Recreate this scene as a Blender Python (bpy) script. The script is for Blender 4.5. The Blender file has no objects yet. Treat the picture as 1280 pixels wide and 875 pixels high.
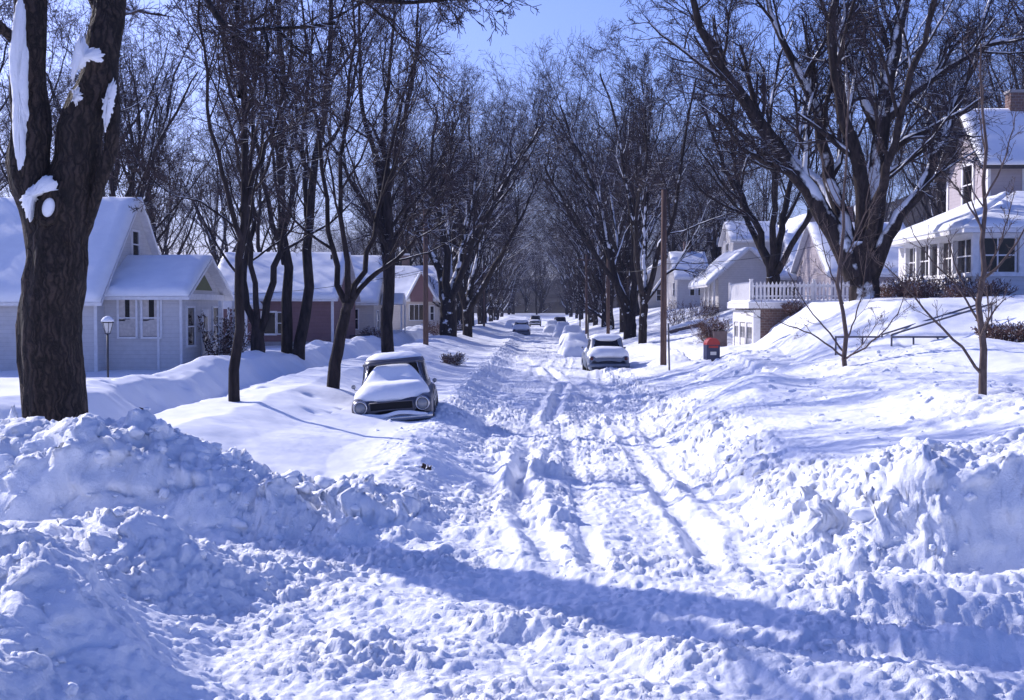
import bpy, math, random
import numpy as np
from mathutils import Vector, Matrix

# ------------------------------------------------------------------ camera, world, sun, exposure
sc = bpy.context.scene
C = sc.collection
EYE = 2.8
FPX = 1600.0
cam_d = bpy.data.cameras.new('camera')
cam = bpy.data.objects.new('camera', cam_d); C.objects.link(cam)
cam_d.sensor_width = 36; cam_d.lens = 45; cam_d.clip_end = 3000; cam_d.clip_start = .1
cam.location = (0, 0, EYE)
cam.rotation_euler = (math.radians(90 - 1.88), 0, math.radians(1.146))
sc.camera = cam
SUN_EL = math.radians(30)
SUN_AZ = math.atan2(-0.78, 0.63)            # from +Y towards +X
world = bpy.data.worlds.new('World'); sc.world = world; world.use_nodes = True
wn = world.node_tree; wn.nodes.clear()
w_out = wn.nodes.new('ShaderNodeOutputWorld'); w_bg = wn.nodes.new('ShaderNodeBackground')
w_sky = wn.nodes.new('ShaderNodeTexSky'); w_sky.sky_type = 'NISHITA'; w_sky.sun_disc = False
w_sky.sun_elevation = SUN_EL; w_sky.sun_rotation = SUN_AZ
w_sky.air_density = 1.0; w_sky.dust_density = 2.0; w_sky.ozone_density = 1.8
w_tint = wn.nodes.new('ShaderNodeMix'); w_tint.data_type = 'RGBA'; w_tint.blend_type = 'MULTIPLY'
w_tint.inputs['Factor'].default_value = 1
w_tint.inputs['B'].default_value = (0.70, 0.82, 1.55, 1)
wn.links.new(w_sky.outputs[0], w_tint.inputs['A']); wn.links.new(w_tint.outputs['Result'], w_bg.inputs[0])
wn.links.new(w_bg.outputs[0], w_out.inputs[0]); w_bg.inputs[1].default_value = 0.12
sun_d = bpy.data.lights.new('sun', 'SUN'); sun_d.energy = 5.0; sun_d.angle = math.radians(.5)
sun_d.color = (1.0, 0.94, 0.93)
sun = bpy.data.objects.new('sun', sun_d); C.objects.link(sun); sun.location = (-30, 20, 40)
SUNV = Vector((math.sin(SUN_AZ) * math.cos(SUN_EL), math.cos(SUN_AZ) * math.cos(SUN_EL), math.sin(SUN_EL)))
sun.rotation_euler = SUNV.to_track_quat('Z', 'Y').to_euler()
vs = sc.view_settings; vs.view_transform = 'Standard'; vs.look = 'None'; vs.gamma = 1; vs.exposure = 0.18
sc.display_settings.display_device = 'sRGB'
sc.cycles.max_bounces = 6; sc.cycles.diffuse_bounces = 3; sc.cycles.use_denoising = True

rng = np.random.default_rng(7)
PI = math.pi

def X_(px, Y): return Y * (px - 672.0) / FPX          # metres across the street for a column of the photo
def Z_(py, Y): return EYE - (py - 385.0) * Y / FPX    # metres up

# ------------------------------------------------------------------ noise
def _h(ix, iy, seed):
    a = (ix.astype(np.int64) * 374761393 + iy.astype(np.int64) * 668265263 + seed * 974711) & 0xffffffff
    a = ((a ^ (a >> 13)) * 1274126177) & 0xffffffff
    a = a ^ (a >> 16)
    return (a & 0xffffff) / float(0xffffff)
def vn(x, y, s=0):
    x = np.asarray(x, float); y = np.asarray(y, float)
    ix = np.floor(x); iy = np.floor(y); fx = x - ix; fy = y - iy
    fx = fx * fx * fx * (fx * (fx * 6 - 15) + 10); fy = fy * fy * fy * (fy * (fy * 6 - 15) + 10)
    a = _h(ix, iy, s); b = _h(ix + 1, iy, s); c = _h(ix, iy + 1, s); d = _h(ix + 1, iy + 1, s)
    return ((a + (b - a) * fx) * (1 - fy) + (c + (d - c) * fx) * fy) * 2 - 1
def fbm(x, y, o=4, s=0, g=.5):
    t = 0; a = 1; n = 0
    for i in range(o):
        cs, sn = math.cos(.6 * i), math.sin(.6 * i)
        t = t + a * vn((x * cs - y * sn) * 2 ** i + 11 * i, (x * sn + y * cs) * 2 ** i + 7 * i, s + i); n += a; a *= g
    return t / n
def worley(x, y, s=0):
    ix = np.floor(x); iy = np.floor(y)
    best = np.full(np.shape(x), 9.0); sec = np.full(np.shape(x), 9.0); idv = np.zeros(np.shape(x))
    for i in (-1, 0, 1):
        for j in (-1, 0, 1):
            cx = ix + i; cy = iy + j
            px = cx + _h(cx, cy, s); py = cy + _h(cx, cy, s + 5)
            d = (px - x) ** 2 + (py - y) ** 2
            m = d < best
            sec = np.where(m, best, np.minimum(sec, d))
            idv = np.where(m, _h(cx, cy, s + 9), idv)
            best = np.where(m, d, best)
    return np.sqrt(best), np.sqrt(sec), idv
def sm(a, b, x):
    t = np.clip((x - a) / (b - a), 0, 1); return t * t * (3 - 2 * t)
def gs(x, c, w): return np.exp(-((x - c) / w) ** 2)

# ------------------------------------------------------------------ ground heights
def H(x, y, detail=True, with_rough=False):
    x = np.asarray(x, float); y = np.asarray(y, float)
    wx = x + .28 * fbm(x / 1.7, y / 2.3, 3, 3) * (np.abs(x) < 9) ; wy = y + .35 * fbm(x / 1.5, y / 1.9, 3, 8)
    # left side of the street
    L = np.interp(wx, [-40, -14, -10.6, -9.4, -8.8, -8.1, -7.4, -6.7, -5.5, -4.4, -3.2, -2.2, -1.55, -1.2],
                  [.9, .7, .72, 1.34, 1.15, .5, .62, .95, .97, .66, .44, .4, .16, .06])
    ridge_var = 1 + .45 * fbm(x / 3, y / 4.5, 2, 21)
    L = L + .22 * gs(x, -9.3, .8) * (ridge_var - 1) * 1.6
    # right side: three profiles blended along the street
    near = np.interp(wx, [2.2, 2.7, 3.15, 3.7, 4.3, 5.2, 6.5, 8.2, 10., 13., 15, 60],
                     [.04, .15, .55, .88, 1.0, 1.12, 1.48, 1.55, 1.8, 3.0, 3.1, 3.6])
    sft = np.clip((y - 42) / 13, -.3, 1) * 1.5
    mid = np.interp(wx - sft * (wx > 6), [3.0, 3.6, 4.4, 5.6, 6.6, 7.6, 10.2, 11, 60],
                    [.05, .22, .42, .8, 1.1, 1.2, 2.98, 3.05, 3.6])
    far = np.interp(wx, [3.2, 3.8, 4.6, 6, 8.5, 12, 14, 60], [.05, .35, .6, 1.0, 1.5, 2.7, 2.95, 4.5])
    a = sm(30.8, 34.8, y); b = sm(58, 68, y)
    R = near * (1 - a) + (mid * (1 - b) + far * b) * a
    R = R + .30 * np.exp(-((x - 6.9) / 1.9) ** 2 - ((y - 38.5) / 2.6) ** 2) * (1 + .3 * fbm(x / 1.2, y / 1.2, 3, 31))
    R = R + .45 * np.exp(-((x - 8.7) / 1.5) ** 2 - ((y - 27) / 2.4) ** 2)
    R = R + .4 * np.exp(-((x - 4.6) / .9) ** 2 - ((y - 26.5) / 1.3) ** 2)
    # driveway notch in front of the garage
    dn = sm(54.6, 55.6, y) * (1 - sm(62, 63.2, y)) * (1 - sm(9.6, 10.2, x)) * sm(5, 7, x)
    R = R * (1 - dn) + np.minimum(R, .92) * dn
    S = np.where(x < .5, L, R)
    # the cross street in front, banks facing the camera
    ce = 1 - sm(3.0, 4.5, x); mr = np.clip((wy - 12.9 - .2 * ce) / (.62 + 1.5 * ce), 0, 1); mr = .5 * mr + .5 * mr * mr * (3 - 2 * mr); ml = sm(14.1, 15.5, wy)
    m = np.where(x < .5, ml, mr)
    S = S * m + (.07 + .0 * x) * (1 - m)
    S = S + .34 * gs(wy, 15.9, .75) * (.35 + .65 * sm(-2.6, -5.0, x)) * sm(-1.7, -2.6, x) * sm(-30, -8, x) * (1 + .5 * fbm(x / .9, y / 1.5, 3, 41))
    S = S + .16 * gs(wy, 14.4, .8) * sm(3.2, 4.6, x) * (1 + .9 * fbm(x / 1., y / 1.3, 3, 43))
    # near left bank
    b2 = sm(-2.3, -3.9, wx + .5 * fbm(y / 1.4, x / 9, 2, 44)) * sm(2, 5, y) * (1 - sm(11.3, 13.2, wy))
    S = S + (.82 + .2 * np.sin(wy * 2.3 + .4 * wx)) * b2
    # deep rutted shelf between the car and the road
    S = S + .13 * np.exp(-((x + 1.7 + .03 * (y - 18)) / .5) ** 2) * sm(15, 16.5, y) * (1 - .8 * sm(19, 23, y)) * (1 - sm(30, 50, y)) * (1 + .6 * fbm(x / .8, y / 1.1, 3, 47))
    # hollow and drift round the parked car and the cars further on
    S = S + .08 * np.exp(-((x + 1.65) / .4) ** 2 - ((y - 28.5) / 2.0) ** 2)
    S = S - .05 * np.exp(-((x + 3.1) / 1.3) ** 4 - ((y - 26.2) / 1.2) ** 4)
    S = S + .14 * np.exp(-((x - 2.85) / 1.2) ** 4 - ((y - 52) / 1.4) ** 4)
    S = S - .38 * np.exp(-((x - 6.7) / 1.1) ** 2 - ((y - 49.6) / 2.6) ** 2)
    # ruts along the street
    lane = sm(-1.9, -1.2, x) * (1 - sm(2.3, 3.0, x)) * sm(12.5, 15.5, y)
    lane_all = sm(-2.2, -1.4, x) * (1 - sm(2.4, 3.6, x))
    for x0, am, wd, ph in ((-.95, .05, .15, 0), (.12, .10, .15, 1.3), (.85, .06, .24, 2.1), (1.75, .09, .15, .4)):
        xr = x0 + .38 * np.sin(y / 6.5 + ph) + .10 * np.sin(y / 2.9 + ph * 3) + .12 * fbm(x / .7, y / 1.1, 2, 57) + .012 * (y - 14)
        k = sm(12, 15, y) * (1 - sm(38, 90, y)) * (1 - sm(1.2, 2, x0 + 0 * y) * sm(34, 44, y)) * (.6 + 1.0 * vn(y / 2.2, y * 0 + x0 * 9, 51))
        S = S - am * np.exp(-((x - xr) / wd) ** 4) * k + am * .75 * (np.exp(-((x - xr - wd * 1.9) / (wd * .8)) ** 2) + .7 * np.exp(-((x - xr + wd * 1.9) / (wd * .7)) ** 2)) * k
    for x0, ph in ((.35, .2), (1.55, .2), (-.25, 1.9), (2.35, 1.9)):
        xr = x0 + .25 * np.sin(y / 9 + ph) + .02 * (y - 14); kk = sm(11, 14, y) * (1 - sm(70, 120, y)) * (.55 + .9 * np.clip(vn(y / 5., y * 0 + x0, 58) + .3, 0, 1))
        xr = xr + .16 * fbm(x * 0 + x0, y / 2.4, 3, 59); kk = kk * np.clip(.5 + 1.4 * fbm(x / .9, y / 1.8, 2, 60), 0, 1.2)
        S = S - .045 * np.exp(-((x - xr) / .14) ** 4) * kk + .018 * np.exp(-((np.abs(x - xr) - .19) / .06) ** 2) * kk
    # ruts and windrows curving through the crossing
    q = (y - 12.2) + .55 * x + .35 * np.sin(x * .9)
    for o_, am, wd in ((0.9, .17, .35), (-1.6, .13, .3), (2.3, .12, .28), (-.35, -.11, .22)):
        S = S + am * np.exp(-((q - o_) / wd) ** 2) * (1 - sm(15.5, 17.5, y)) * sm(-3.2, -1.8, x) * (.7 + .8 * fbm(x / 1.3, y / 1.3, 2, 53))
    q2 = y - 11.4 - .25 * np.sin(x * 1.1)
    for o_, am in ((0, .18), (.95, .14), (-1.0, .12)):
        S = S + am * np.exp(-((q2 - o_) / .22) ** 2) * sm(2.2, 3.6, x) * (.8 + .8 * vn(x / .8, x * 0 + o_, 55))
    S = S + .10 * fbm(x / 2.2, y / 2.6, 2, 61) * (1 - .5 * sm(60, 120, y))
    # rise of the land behind the houses
    S = S + 3.0 * sm(30, 90, np.abs(x)) * sm(40, 120, y)
    if not detail: return S
    smoothL = sm(-1.9, -2.9, x) * sm(16.3, 17.6, y)
    smoothL = np.maximum(smoothL, .75 * sm(-.7, -1.5, x) * sm(16.6, 18, wy) * (1 - sm(24, 29, y))); rough = 1 - .93 * smoothL
    rough = rough * (1 - .62 * sm(3.1, 3.9, x) * sm(14.5, 15.8, y) * (1 - .6 * sm(4.9, 6.3, x)))
    rough = rough * (1 - .7 * sm(7.4, 9, x))
    rough = rough * (1 - .6 * lane_all * sm(30, 50, y))
    trk = 0
    for x0, ph in ((.35, .2), (1.55, .2), (-.25, 1.9), (2.35, 1.9)): trk = trk + np.exp(-((x - (x0 + .25 * np.sin(y / 9 + ph) + .02 * (y - 14))) / .15) ** 4) * sm(11, 14, y)
    rough = rough * (1 - .3 * np.clip(trk, 0, 1))
    patch = .62 + .85 * np.clip(fbm(x / 1.3, y / 1.1, 3, 71) * 1.5 + .35, 0, 1)
    rough = rough * patch
    bank = np.clip(.35 * gs(x, -1.75, .6) * sm(14.5, 16, y) * (1 - sm(24, 30, y)) + gs(wy, 15.2, .9) * (x < -1.5) + gs(wy, 13.7, .7) * (x > 3) + b2 * .8 + gs(x, 3.0, .45) * (y > 13), 0, 1)
    crest = np.clip(gs(wy, 15.9, .45) * (x < -1.5) + gs(wy, 14.3, .45) * (x > 3) + .2 * gs(x, -1.75, .5) * (y > 15) + .35 * gs(x, 3.4, .35) * (y > 14), 0, 1)
    wp = .5 * fbm(x * 4.3, y * 4.3, 3, 5, .6)
    f1, f2, iv = worley(x / .5 + wp, y / .42 + wp * .8, 81)
    S = S + (rough * .22 + crest * 1.0) * .22 * np.minimum(np.clip(f2 - f1 - .06, 0, 1) * 1.6, .42) * (iv > .55) * iv
    f1, f2, iv = worley(x / .2 + wp, y / .17 + wp, 82)
    S = S + (rough * .55 + crest * .7) * .10 * np.minimum(np.clip(f2 - f1 - .04, 0, 1) * 1.5, .45) * (iv > .4) * iv
    f1, f2, iv = worley(x / .085 + wp * 2, y / .075 + wp, 84)
    S = S + (rough * .8 + crest * .4) * .035 * np.minimum(np.clip(f2 - f1, 0, 1) * 1.5, .5) * (iv > .3)
    S = S + bank * (.13 * fbm(x / .7, y / .45, 3, 101, .6) + .07 * (np.abs(fbm(x / .45 + wp, y / .3, 3, 102)) * 2 - .4))
    bl = 1 - np.abs(fbm(x / .62 + wp, y / .5, 5, 91, .6)) * 2.2
    bl2 = 1 - np.abs(fbm(x / .21, y / .19 + wp, 4, 94, .62)) * 2.2
    S = S + (rough + .45 * bank) * (.055 * bl + .030 * bl2 - .02) + (rough + .2 * bank) * .016 * fbm(x / .07, y / .06, 2, 93, .6)
    # big slabs broken off and pushed aside
    f1, f2, iv = worley(x / 1.15 + .5 * wp, y / .8 + .4 * wp, 86)
    S = S + .16 * np.clip((f2 - f1) * 3.5 - .35, 0, 1) * (iv > .72) * np.clip(rough * 1.2, 0, 1) * sm(13, 15, y) * (1 - sm(21, 26, y)) * (x < .4)
    # soft wind shapes and old footprints on the smooth snow
    S = S + .03 * fbm(x / .9 + y * .3, y / 2.6, 3, 95) * (1 - rough) + .006 * fbm(x / .2, y / .3, 2, 97) * (1 - rough)
    f1, f2, iv = worley(x / .75, y / .75, 83)
    S = S - .10 * np.exp(-(f1 / .2) ** 2) * (iv > .66) * sm(24.5, 26, y) * (x < -4.2) * (x > -11)
    lump = .5 * np.abs(fbm(x / 1.4, y / 1.8, 3, 98))
    S = S + lump * .28 * sm(28, 36, y) * (1 - smoothL * (x > -7.3)) * (np.abs(x) < 9)
    return (S, np.clip(rough + .2 * bank + .4 * crest, 0, 1), bank) if with_rough else S
def h1(x, y): return float(H(np.array([x]), np.array([y]), False)[0])

# ------------------------------------------------------------------ materials
def nmat(name, rough=.8, spec=.3):
    m = bpy.data.materials.new(name); m.use_nodes = True
    b = m.node_tree.nodes['Principled BSDF']; b.inputs['Roughness'].default_value = rough
    b.inputs['Specular IOR Level'].default_value = spec
    return m, m.node_tree, b
def N(nt, t, **k):
    n = nt.nodes.new(t)
    for a, v in k.items():
        if a in ('operation', 'data_type', 'blend_type', 'wave_type', 'bands_direction', 'wave_profile', 'feature', 'noise_dimensions'): setattr(n, a, v)
        else: n.inputs[a.replace('_', ' ')].default_value = v
    return n
def noise(nt, scale, detail=4, rough=.5, coord='Object', stretch=None):
    tc = nt.nodes.new('ShaderNodeTexCoord'); n = nt.nodes.new('ShaderNodeTexNoise')
    n.inputs['Scale'].default_value = scale; n.inputs['Detail'].default_value = detail; n.inputs['Roughness'].default_value = rough
    if stretch:
        mp = nt.nodes.new('ShaderNodeMapping'); mp.inputs['Scale'].default_value = stretch
        nt.links.new(tc.outputs[coord], mp.inputs[0]); nt.links.new(mp.outputs[0], n.inputs[0])
    else: nt.links.new(tc.outputs[coord], n.inputs[0])
    return n
def ramp(nt, src, a, b, ca, cb):
    r = nt.nodes.new('ShaderNodeValToRGB'); r.color_ramp.elements[0].position = a; r.color_ramp.elements[1].position = b
    r.color_ramp.elements[0].color = (*ca, 1); r.color_ramp.elements[1].color = (*cb, 1)
    nt.links.new(src, r.inputs[0]); return r
def bump(nt, b, src, strength, dist):
    n = nt.nodes.new('ShaderNodeBump'); n.inputs['Strength'].default_value = strength; n.inputs['Distance'].default_value = dist
    nt.links.new(src, n.inputs['Height']); nt.links.new(n.outputs[0], b.inputs['Normal']); return n
SNOW = (.86, .88, .92)
def snow_mat(name, coord='Object', fine=1.0):
    m, nt, b = nmat(name, .62, .25)
    n1 = noise(nt, 3.0, 6, .6, coord); n2 = noise(nt, 38.0, 5, .7, coord); n3 = noise(nt, 9., 6, .65, coord)
    r = ramp(nt, n1.outputs[0], .3, .7, (.80, .82, .87), SNOW); nt.links.new(r.outputs[0], b.inputs['Base Color'])
    a = nt.nodes.new('ShaderNodeMath'); a.operation = 'MULTIPLY_ADD'; a.inputs[1].default_value = .35
    nt.links.new(n2.outputs[0], a.inputs[0]); nt.links.new(n3.outputs[0], a.inputs[2])
    bump(nt, b, a.outputs[0], .55 * fine, .06)
    return m
M = {}
M['snow'] = snow_mat('snow')
def ground_mat():
    m, nt, b = nmat('churned_snow', .6, .25); n1 = noise(nt, .9, 6, .6)
    r = ramp(nt, n1.outputs[0], .3, .7, (.79, .81, .86), SNOW); nt.links.new(r.outputs[0], b.inputs['Base Color'])
    a = nt.nodes.new('ShaderNodeAttribute'); a.attribute_name = 'churn'
    n2 = noise(nt, 16, 8, .72); n3 = noise(nt, 60, 3, .6); n4 = noise(nt, 5, 5, .6)
    m1 = nt.nodes.new('ShaderNodeMath'); m1.operation = 'MULTIPLY_ADD'; m1.inputs[1].default_value = .25
    nt.links.new(n3.outputs[0], m1.inputs[0]); nt.links.new(n2.outputs[0], m1.inputs[2])
    m2 = nt.nodes.new('ShaderNodeMath'); m2.operation = 'MULTIPLY'; nt.links.new(m1.outputs[0], m2.inputs[0]); nt.links.new(a.outputs['Fac'], m2.inputs[1])
    m3 = nt.nodes.new('ShaderNodeMath'); m3.operation = 'MULTIPLY_ADD'; m3.inputs[1].default_value = .22; nt.links.new(n4.outputs[0], m3.inputs[0]); nt.links.new(m2.outputs[0], m3.inputs[2])
    bump(nt, b, m3.outputs[0], .6, .045); return m
M['snow_ground'] = ground_mat(); M['snow_clod'] = snow_mat('clod_snow', fine=.8)
M['snow_soft'] = snow_mat('soft_snow', fine=.25)
def snowy(name, col_a, col_b, scale, stretch, amount, rough=.9, bstr=.6, bdist=.03, nscale=2.2, thr=.5, wind=None):
    """bark or board with snow lying where the surface faces the sky"""
    m, nt, b = nmat(name, rough, .15)
    n = noise(nt, scale, 6, .65, 'Object', stretch)
    r = ramp(nt, n.outputs[0], .35, .68, col_a, col_b)
    geo = nt.nodes.new('ShaderNodeNewGeometry'); sep = nt.nodes.new('ShaderNodeSeparateXYZ')
    if wind:
        dt = nt.nodes.new('ShaderNodeVectorMath'); dt.operation = 'DOT_PRODUCT'; dt.inputs[1].default_value = wind; nt.links.new(geo.outputs['Normal'], dt.inputs[0]); src = dt.outputs['Value']
    else: nt.links.new(geo.outputs['Normal'], sep.inputs[0]); src = sep.outputs[2]
    n2 = noise(nt, nscale, 4, .6, 'Object')
    ad = nt.nodes.new('ShaderNodeMath'); ad.operation = 'MULTIPLY_ADD'; ad.inputs[1].default_value = 1.5
    nt.links.new(n2.outputs[0], ad.inputs[0]); nt.links.new(src, ad.inputs[2])
    rr = ramp(nt, ad.outputs[0], 0, 1, (0, 0, 0), (1, 1, 1)); 
    mr = nt.nodes.new('ShaderNodeMapRange'); mr.inputs[1].default_value = 1.55 - amount; mr.inputs[2].default_value = 1.67 - amount
    nt.links.new(ad.outputs[0], mr.inputs[0]); nt.nodes.remove(rr)
    mx = nt.nodes.new('ShaderNodeMix'); mx.data_type = 'RGBA'; nt.links.new(mr.outputs[0], mx.inputs['Factor'])
    nt.links.new(r.outputs[0], mx.inputs['A']); mx.inputs['B'].default_value = (*SNOW, 1)
    nt.links.new(mx.outputs['Result'], b.inputs['Base Color'])
    bump(nt, b, n.outputs[0], bstr, bdist)
    return m
M['bark'] = snowy('elm_bark', (.010, .008, .009), (.045, .035, .036), 3.2, (2.4, 2.4, .55), .12, bstr=.9, bdist=.05)
M['bark_big'] = snowy('old_elm_bark', (.012, .009, .008), (.13, .095, .08), 5.5, (2.6, 2.6, .42), -.25, bstr=1., bdist=.10)
def furrowed():
    m, nt, b = nmat('furrowed_old_bark', .85, .3)
    tc = nt.nodes.new('ShaderNodeTexCoord'); mp = nt.nodes.new('ShaderNodeMapping'); mp.inputs['Scale'].default_value = (1, 1, .085)
    dn = nt.nodes.new('ShaderNodeTexNoise'); dn.inputs['Scale'].default_value = 5; dn.inputs['Detail'].default_value = 6; nt.links.new(tc.outputs['Object'], dn.inputs[0])
    mx0 = nt.nodes.new('ShaderNodeVectorMath'); mx0.operation = 'MULTIPLY_ADD'; mx0.inputs[1].default_value = (.22, .22, .35); nt.links.new(dn.outputs['Color'], mx0.inputs[0]); nt.links.new(tc.outputs['Object'], mx0.inputs[2])
    nt.links.new(mx0.outputs[0], mp.inputs[0])
    v = nt.nodes.new('ShaderNodeTexVoronoi'); v.feature = 'DISTANCE_TO_EDGE'; v.inputs['Scale'].default_value = 13; nt.links.new(mp.outputs[0], v.inputs[0])
    n = nt.nodes.new('ShaderNodeTexNoise'); n.inputs['Scale'].default_value = 26; n.inputs['Detail'].default_value = 7; n.inputs['Roughness'].default_value = .7; nt.links.new(mp.outputs[0], n.inputs[0])
    a = nt.nodes.new('ShaderNodeMath'); a.operation = 'MULTIPLY_ADD'; a.inputs[1].default_value = 1.5; nt.links.new(v.outputs['Distance'], a.inputs[0]); 
    h = nt.nodes.new('ShaderNodeMath'); h.operation = 'MULTIPLY'; h.inputs[1].default_value = .55; nt.links.new(n.outputs[0], h.inputs[0]); nt.links.new(h.outputs[0], a.inputs[2])
    r = ramp(nt, a.outputs[0], .22, .75, (.006, .005, .005), (.06, .042, .036)); nt.links.new(r.outputs[0], b.inputs['Base Color'])
    bump(nt, b, a.outputs[0], .9, .07); return m
M['bark_big'] = furrowed()
M['bark_snowy'] = snowy('snow_laden_bark', (.010, .008, .009), (.042, .033, .034), 3.2, (2.4, 2.4, .55), .18, bstr=.8, bdist=.04, wind=(-.12, -.5, .86))
M['bark_laden'] = snowy('snow_laden_limbs', (.014, .011, .011), (.06, .045, .042), 3.2, (2.4, 2.4, .55), .30, bstr=.9, bdist=.05, nscale=.9, wind=(-.25, -.42, .87))
M['twig'] = snowy('twig_bark', (.026, .020, .023), (.07, .052, .055), 4, (1, 1, 1), .06, bstr=0, nscale=1.3)
M['young'] = snowy('young_bark', (.07, .05, .045), (.16, .12, .105), 9, (2, 2, .6), -.2, bstr=.4, bdist=.01)
M['shrub'] = snowy('shrub_twigs', (.09, .055, .048), (.2, .12, .10), 6, (1, 1, 1), .45, bstr=0, nscale=5)
M['woods'] = snowy('wooded_slope', (.006, .005, .007), (.02, .016, .02), .9, (1, 1, .3), -1.5, bstr=1, bdist=.8, nscale=.6)
M['pole'] = snowy('weathered_pole', (.08, .052, .045), (.16, .105, .09), 8, (3, 3, .3), -.9, bstr=.3, bdist=.01)

def flat(name, col, rough=.6, spec=.3, metal=0, var=.12, scale=6):
    m, nt, b = nmat(name, rough, spec); b.inputs['Metallic'].default_value = metal
    n = noise(nt, scale, 5, .6)
    r = ramp(nt, n.outputs[0], .3, .75, tuple(c * (1 - var) for c in col), tuple(min(1, c * (1 + var)) for c in col))
    nt.links.new(r.outputs[0], b.inputs['Base Color']); return m
def siding(name, col, pitch=.14):
    m, nt, b = nmat(name, .7, .25)
    tc = nt.nodes.new('ShaderNodeTexCoord'); sp = nt.nodes.new('ShaderNodeSeparateXYZ'); nt.links.new(tc.outputs['Object'], sp.inputs[0])
    dv = nt.nodes.new('ShaderNodeMath'); dv.operation = 'DIVIDE'; dv.inputs[1].default_value = pitch; nt.links.new(sp.outputs[2], dv.inputs[0])
    fr = nt.nodes.new('ShaderNodeMath'); fr.operation = 'FRACT'; nt.links.new(dv.outputs[0], fr.inputs[0])
    n = noise(nt, 5, 5, .6)
    r = ramp(nt, n.outputs[0], .3, .75, tuple(c * .86 for c in col), col)
    r2 = ramp(nt, fr.outputs[0], .0, .10, (.45, .45, .45), (1, 1, 1))       # the gap under each board
    mx = nt.nodes.new('ShaderNodeMix'); mx.data_type = 'RGBA'; mx.blend_type = 'MULTIPLY'; mx.inputs['Factor'].default_value = .55
    nt.links.new(r.outputs[0], mx.inputs['A']); nt.links.new(r2.outputs[0], mx.inputs['B']); nt.links.new(mx.outputs['Result'], b.inputs['Base Color'])
    iv = nt.nodes.new('ShaderNodeMath'); iv.operation = 'SUBTRACT'; iv.inputs[0].default_value = 1; nt.links.new(fr.outputs[0], iv.inputs[1])
    bump(nt, b, iv.outputs[0], .6, .02); return m
def brick(name, c1, c2, mortar):
    m, nt, b = nmat(name, .85, .2)
    tc = nt.nodes.new('ShaderNodeTexCoord'); mp = nt.nodes.new('ShaderNodeMapping'); mp.inputs['Rotation'].default_value = (PI / 2, 0, 0)
    nt.links.new(tc.outputs['Object'], mp.inputs[0]); t = nt.nodes.new('ShaderNodeTexBrick'); nt.links.new(mp.outputs[0], t.inputs[0])
    t.inputs['Color1'].default_value = (*c1, 1); t.inputs['Color2'].default_value = (*c2, 1); t.inputs['Mortar'].default_value = (*mortar, 1)
    t.inputs['Scale'].default_value = 2.2; nt.links.new(t.outputs[0], b.inputs['Base Color'])
    return m
M['white_siding'] = siding('white_siding', (.62, .60, .60)); M['cream_siding'] = siding('cream_siding', (.62, .56, .50))
M['pink_siding'] = siding('pink_siding', (.21, .12, .125), .2); M['grey_siding'] = siding('grey_siding', (.42, .37, .39))
M['trim'] = flat('white_trim', (.72, .71, .72), .5); M['brick'] = brick('brown_brick', (.13, .08, .07), (.18, .11, .095), (.22, .2, .19))
M['shingle'] = flat('dark_shingles', (.06, .055, .06), .9, var=.3, scale=12)
M['olive'] = flat('olive_panel', (.13, .14, .06), .7)
def glass():
    m, nt, b = nmat('window_glass', .1, .35); n = noise(nt, 1.6, 3, .5)
    r = ramp(nt, n.outputs[0], .4, .7, (.008, .008, .01), (.028, .026, .03)); nt.links.new(r.outputs[0], b.inputs['Base Color']); return m
M['glass'] = glass(); M['curtain'] = flat('curtain', (.55, .50, .46), .9, var=.2, scale=9)
M['iron'] = flat('dark_iron', (.035, .035, .04), .5, .4); M['galv'] = flat('grey_pipe', (.10, .10, .12), .5, .4)
M['lamp_glass'] = flat('frosted_glass', (.55, .55, .55), .3); M['door'] = flat('dark_door', (.07, .06, .06), .6)
M['red'] = flat('red_paint', (.30, .015, .015), .4, .4); M['dark_red'] = flat('dark_red_lens', (.09, .012, .014), .3, .5); M['navy'] = flat('navy_paint', (.012, .02, .07), .4, .4)
M['rubber'] = flat('rubber', (.02, .02, .02), .9); M['chrome'] = flat('dull_chrome', (.45, .45, .47), .25, .5, 1.0, .1)
M['dark'] = flat('dark_cavity', (.012, .012, .014), .9); M['wire'] = flat('black_wire', (.02, .02, .022), .7)
M['car_a'] = flat('dark_blue_grey_paint', (.05, .055, .085), .35, .5); M['car_b'] = flat('slate_blue_paint', (.13, .16, .23), .4, .5)
M['car_c'] = flat('dark_paint', (.03, .03, .04), .4, .5); M['lens'] = flat('headlight_glass', (.22, .23, .25), .12, .8, 0, .15, 30)
M['litter'] = flat('brown_litter', (.07, .045, .035), .9, var=.4); M['stone'] = flat('rough_stone', (.16, .12, .12), .9, var=.3)
M['concrete'] = flat('concrete', (.3, .29, .3), .9)

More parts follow.
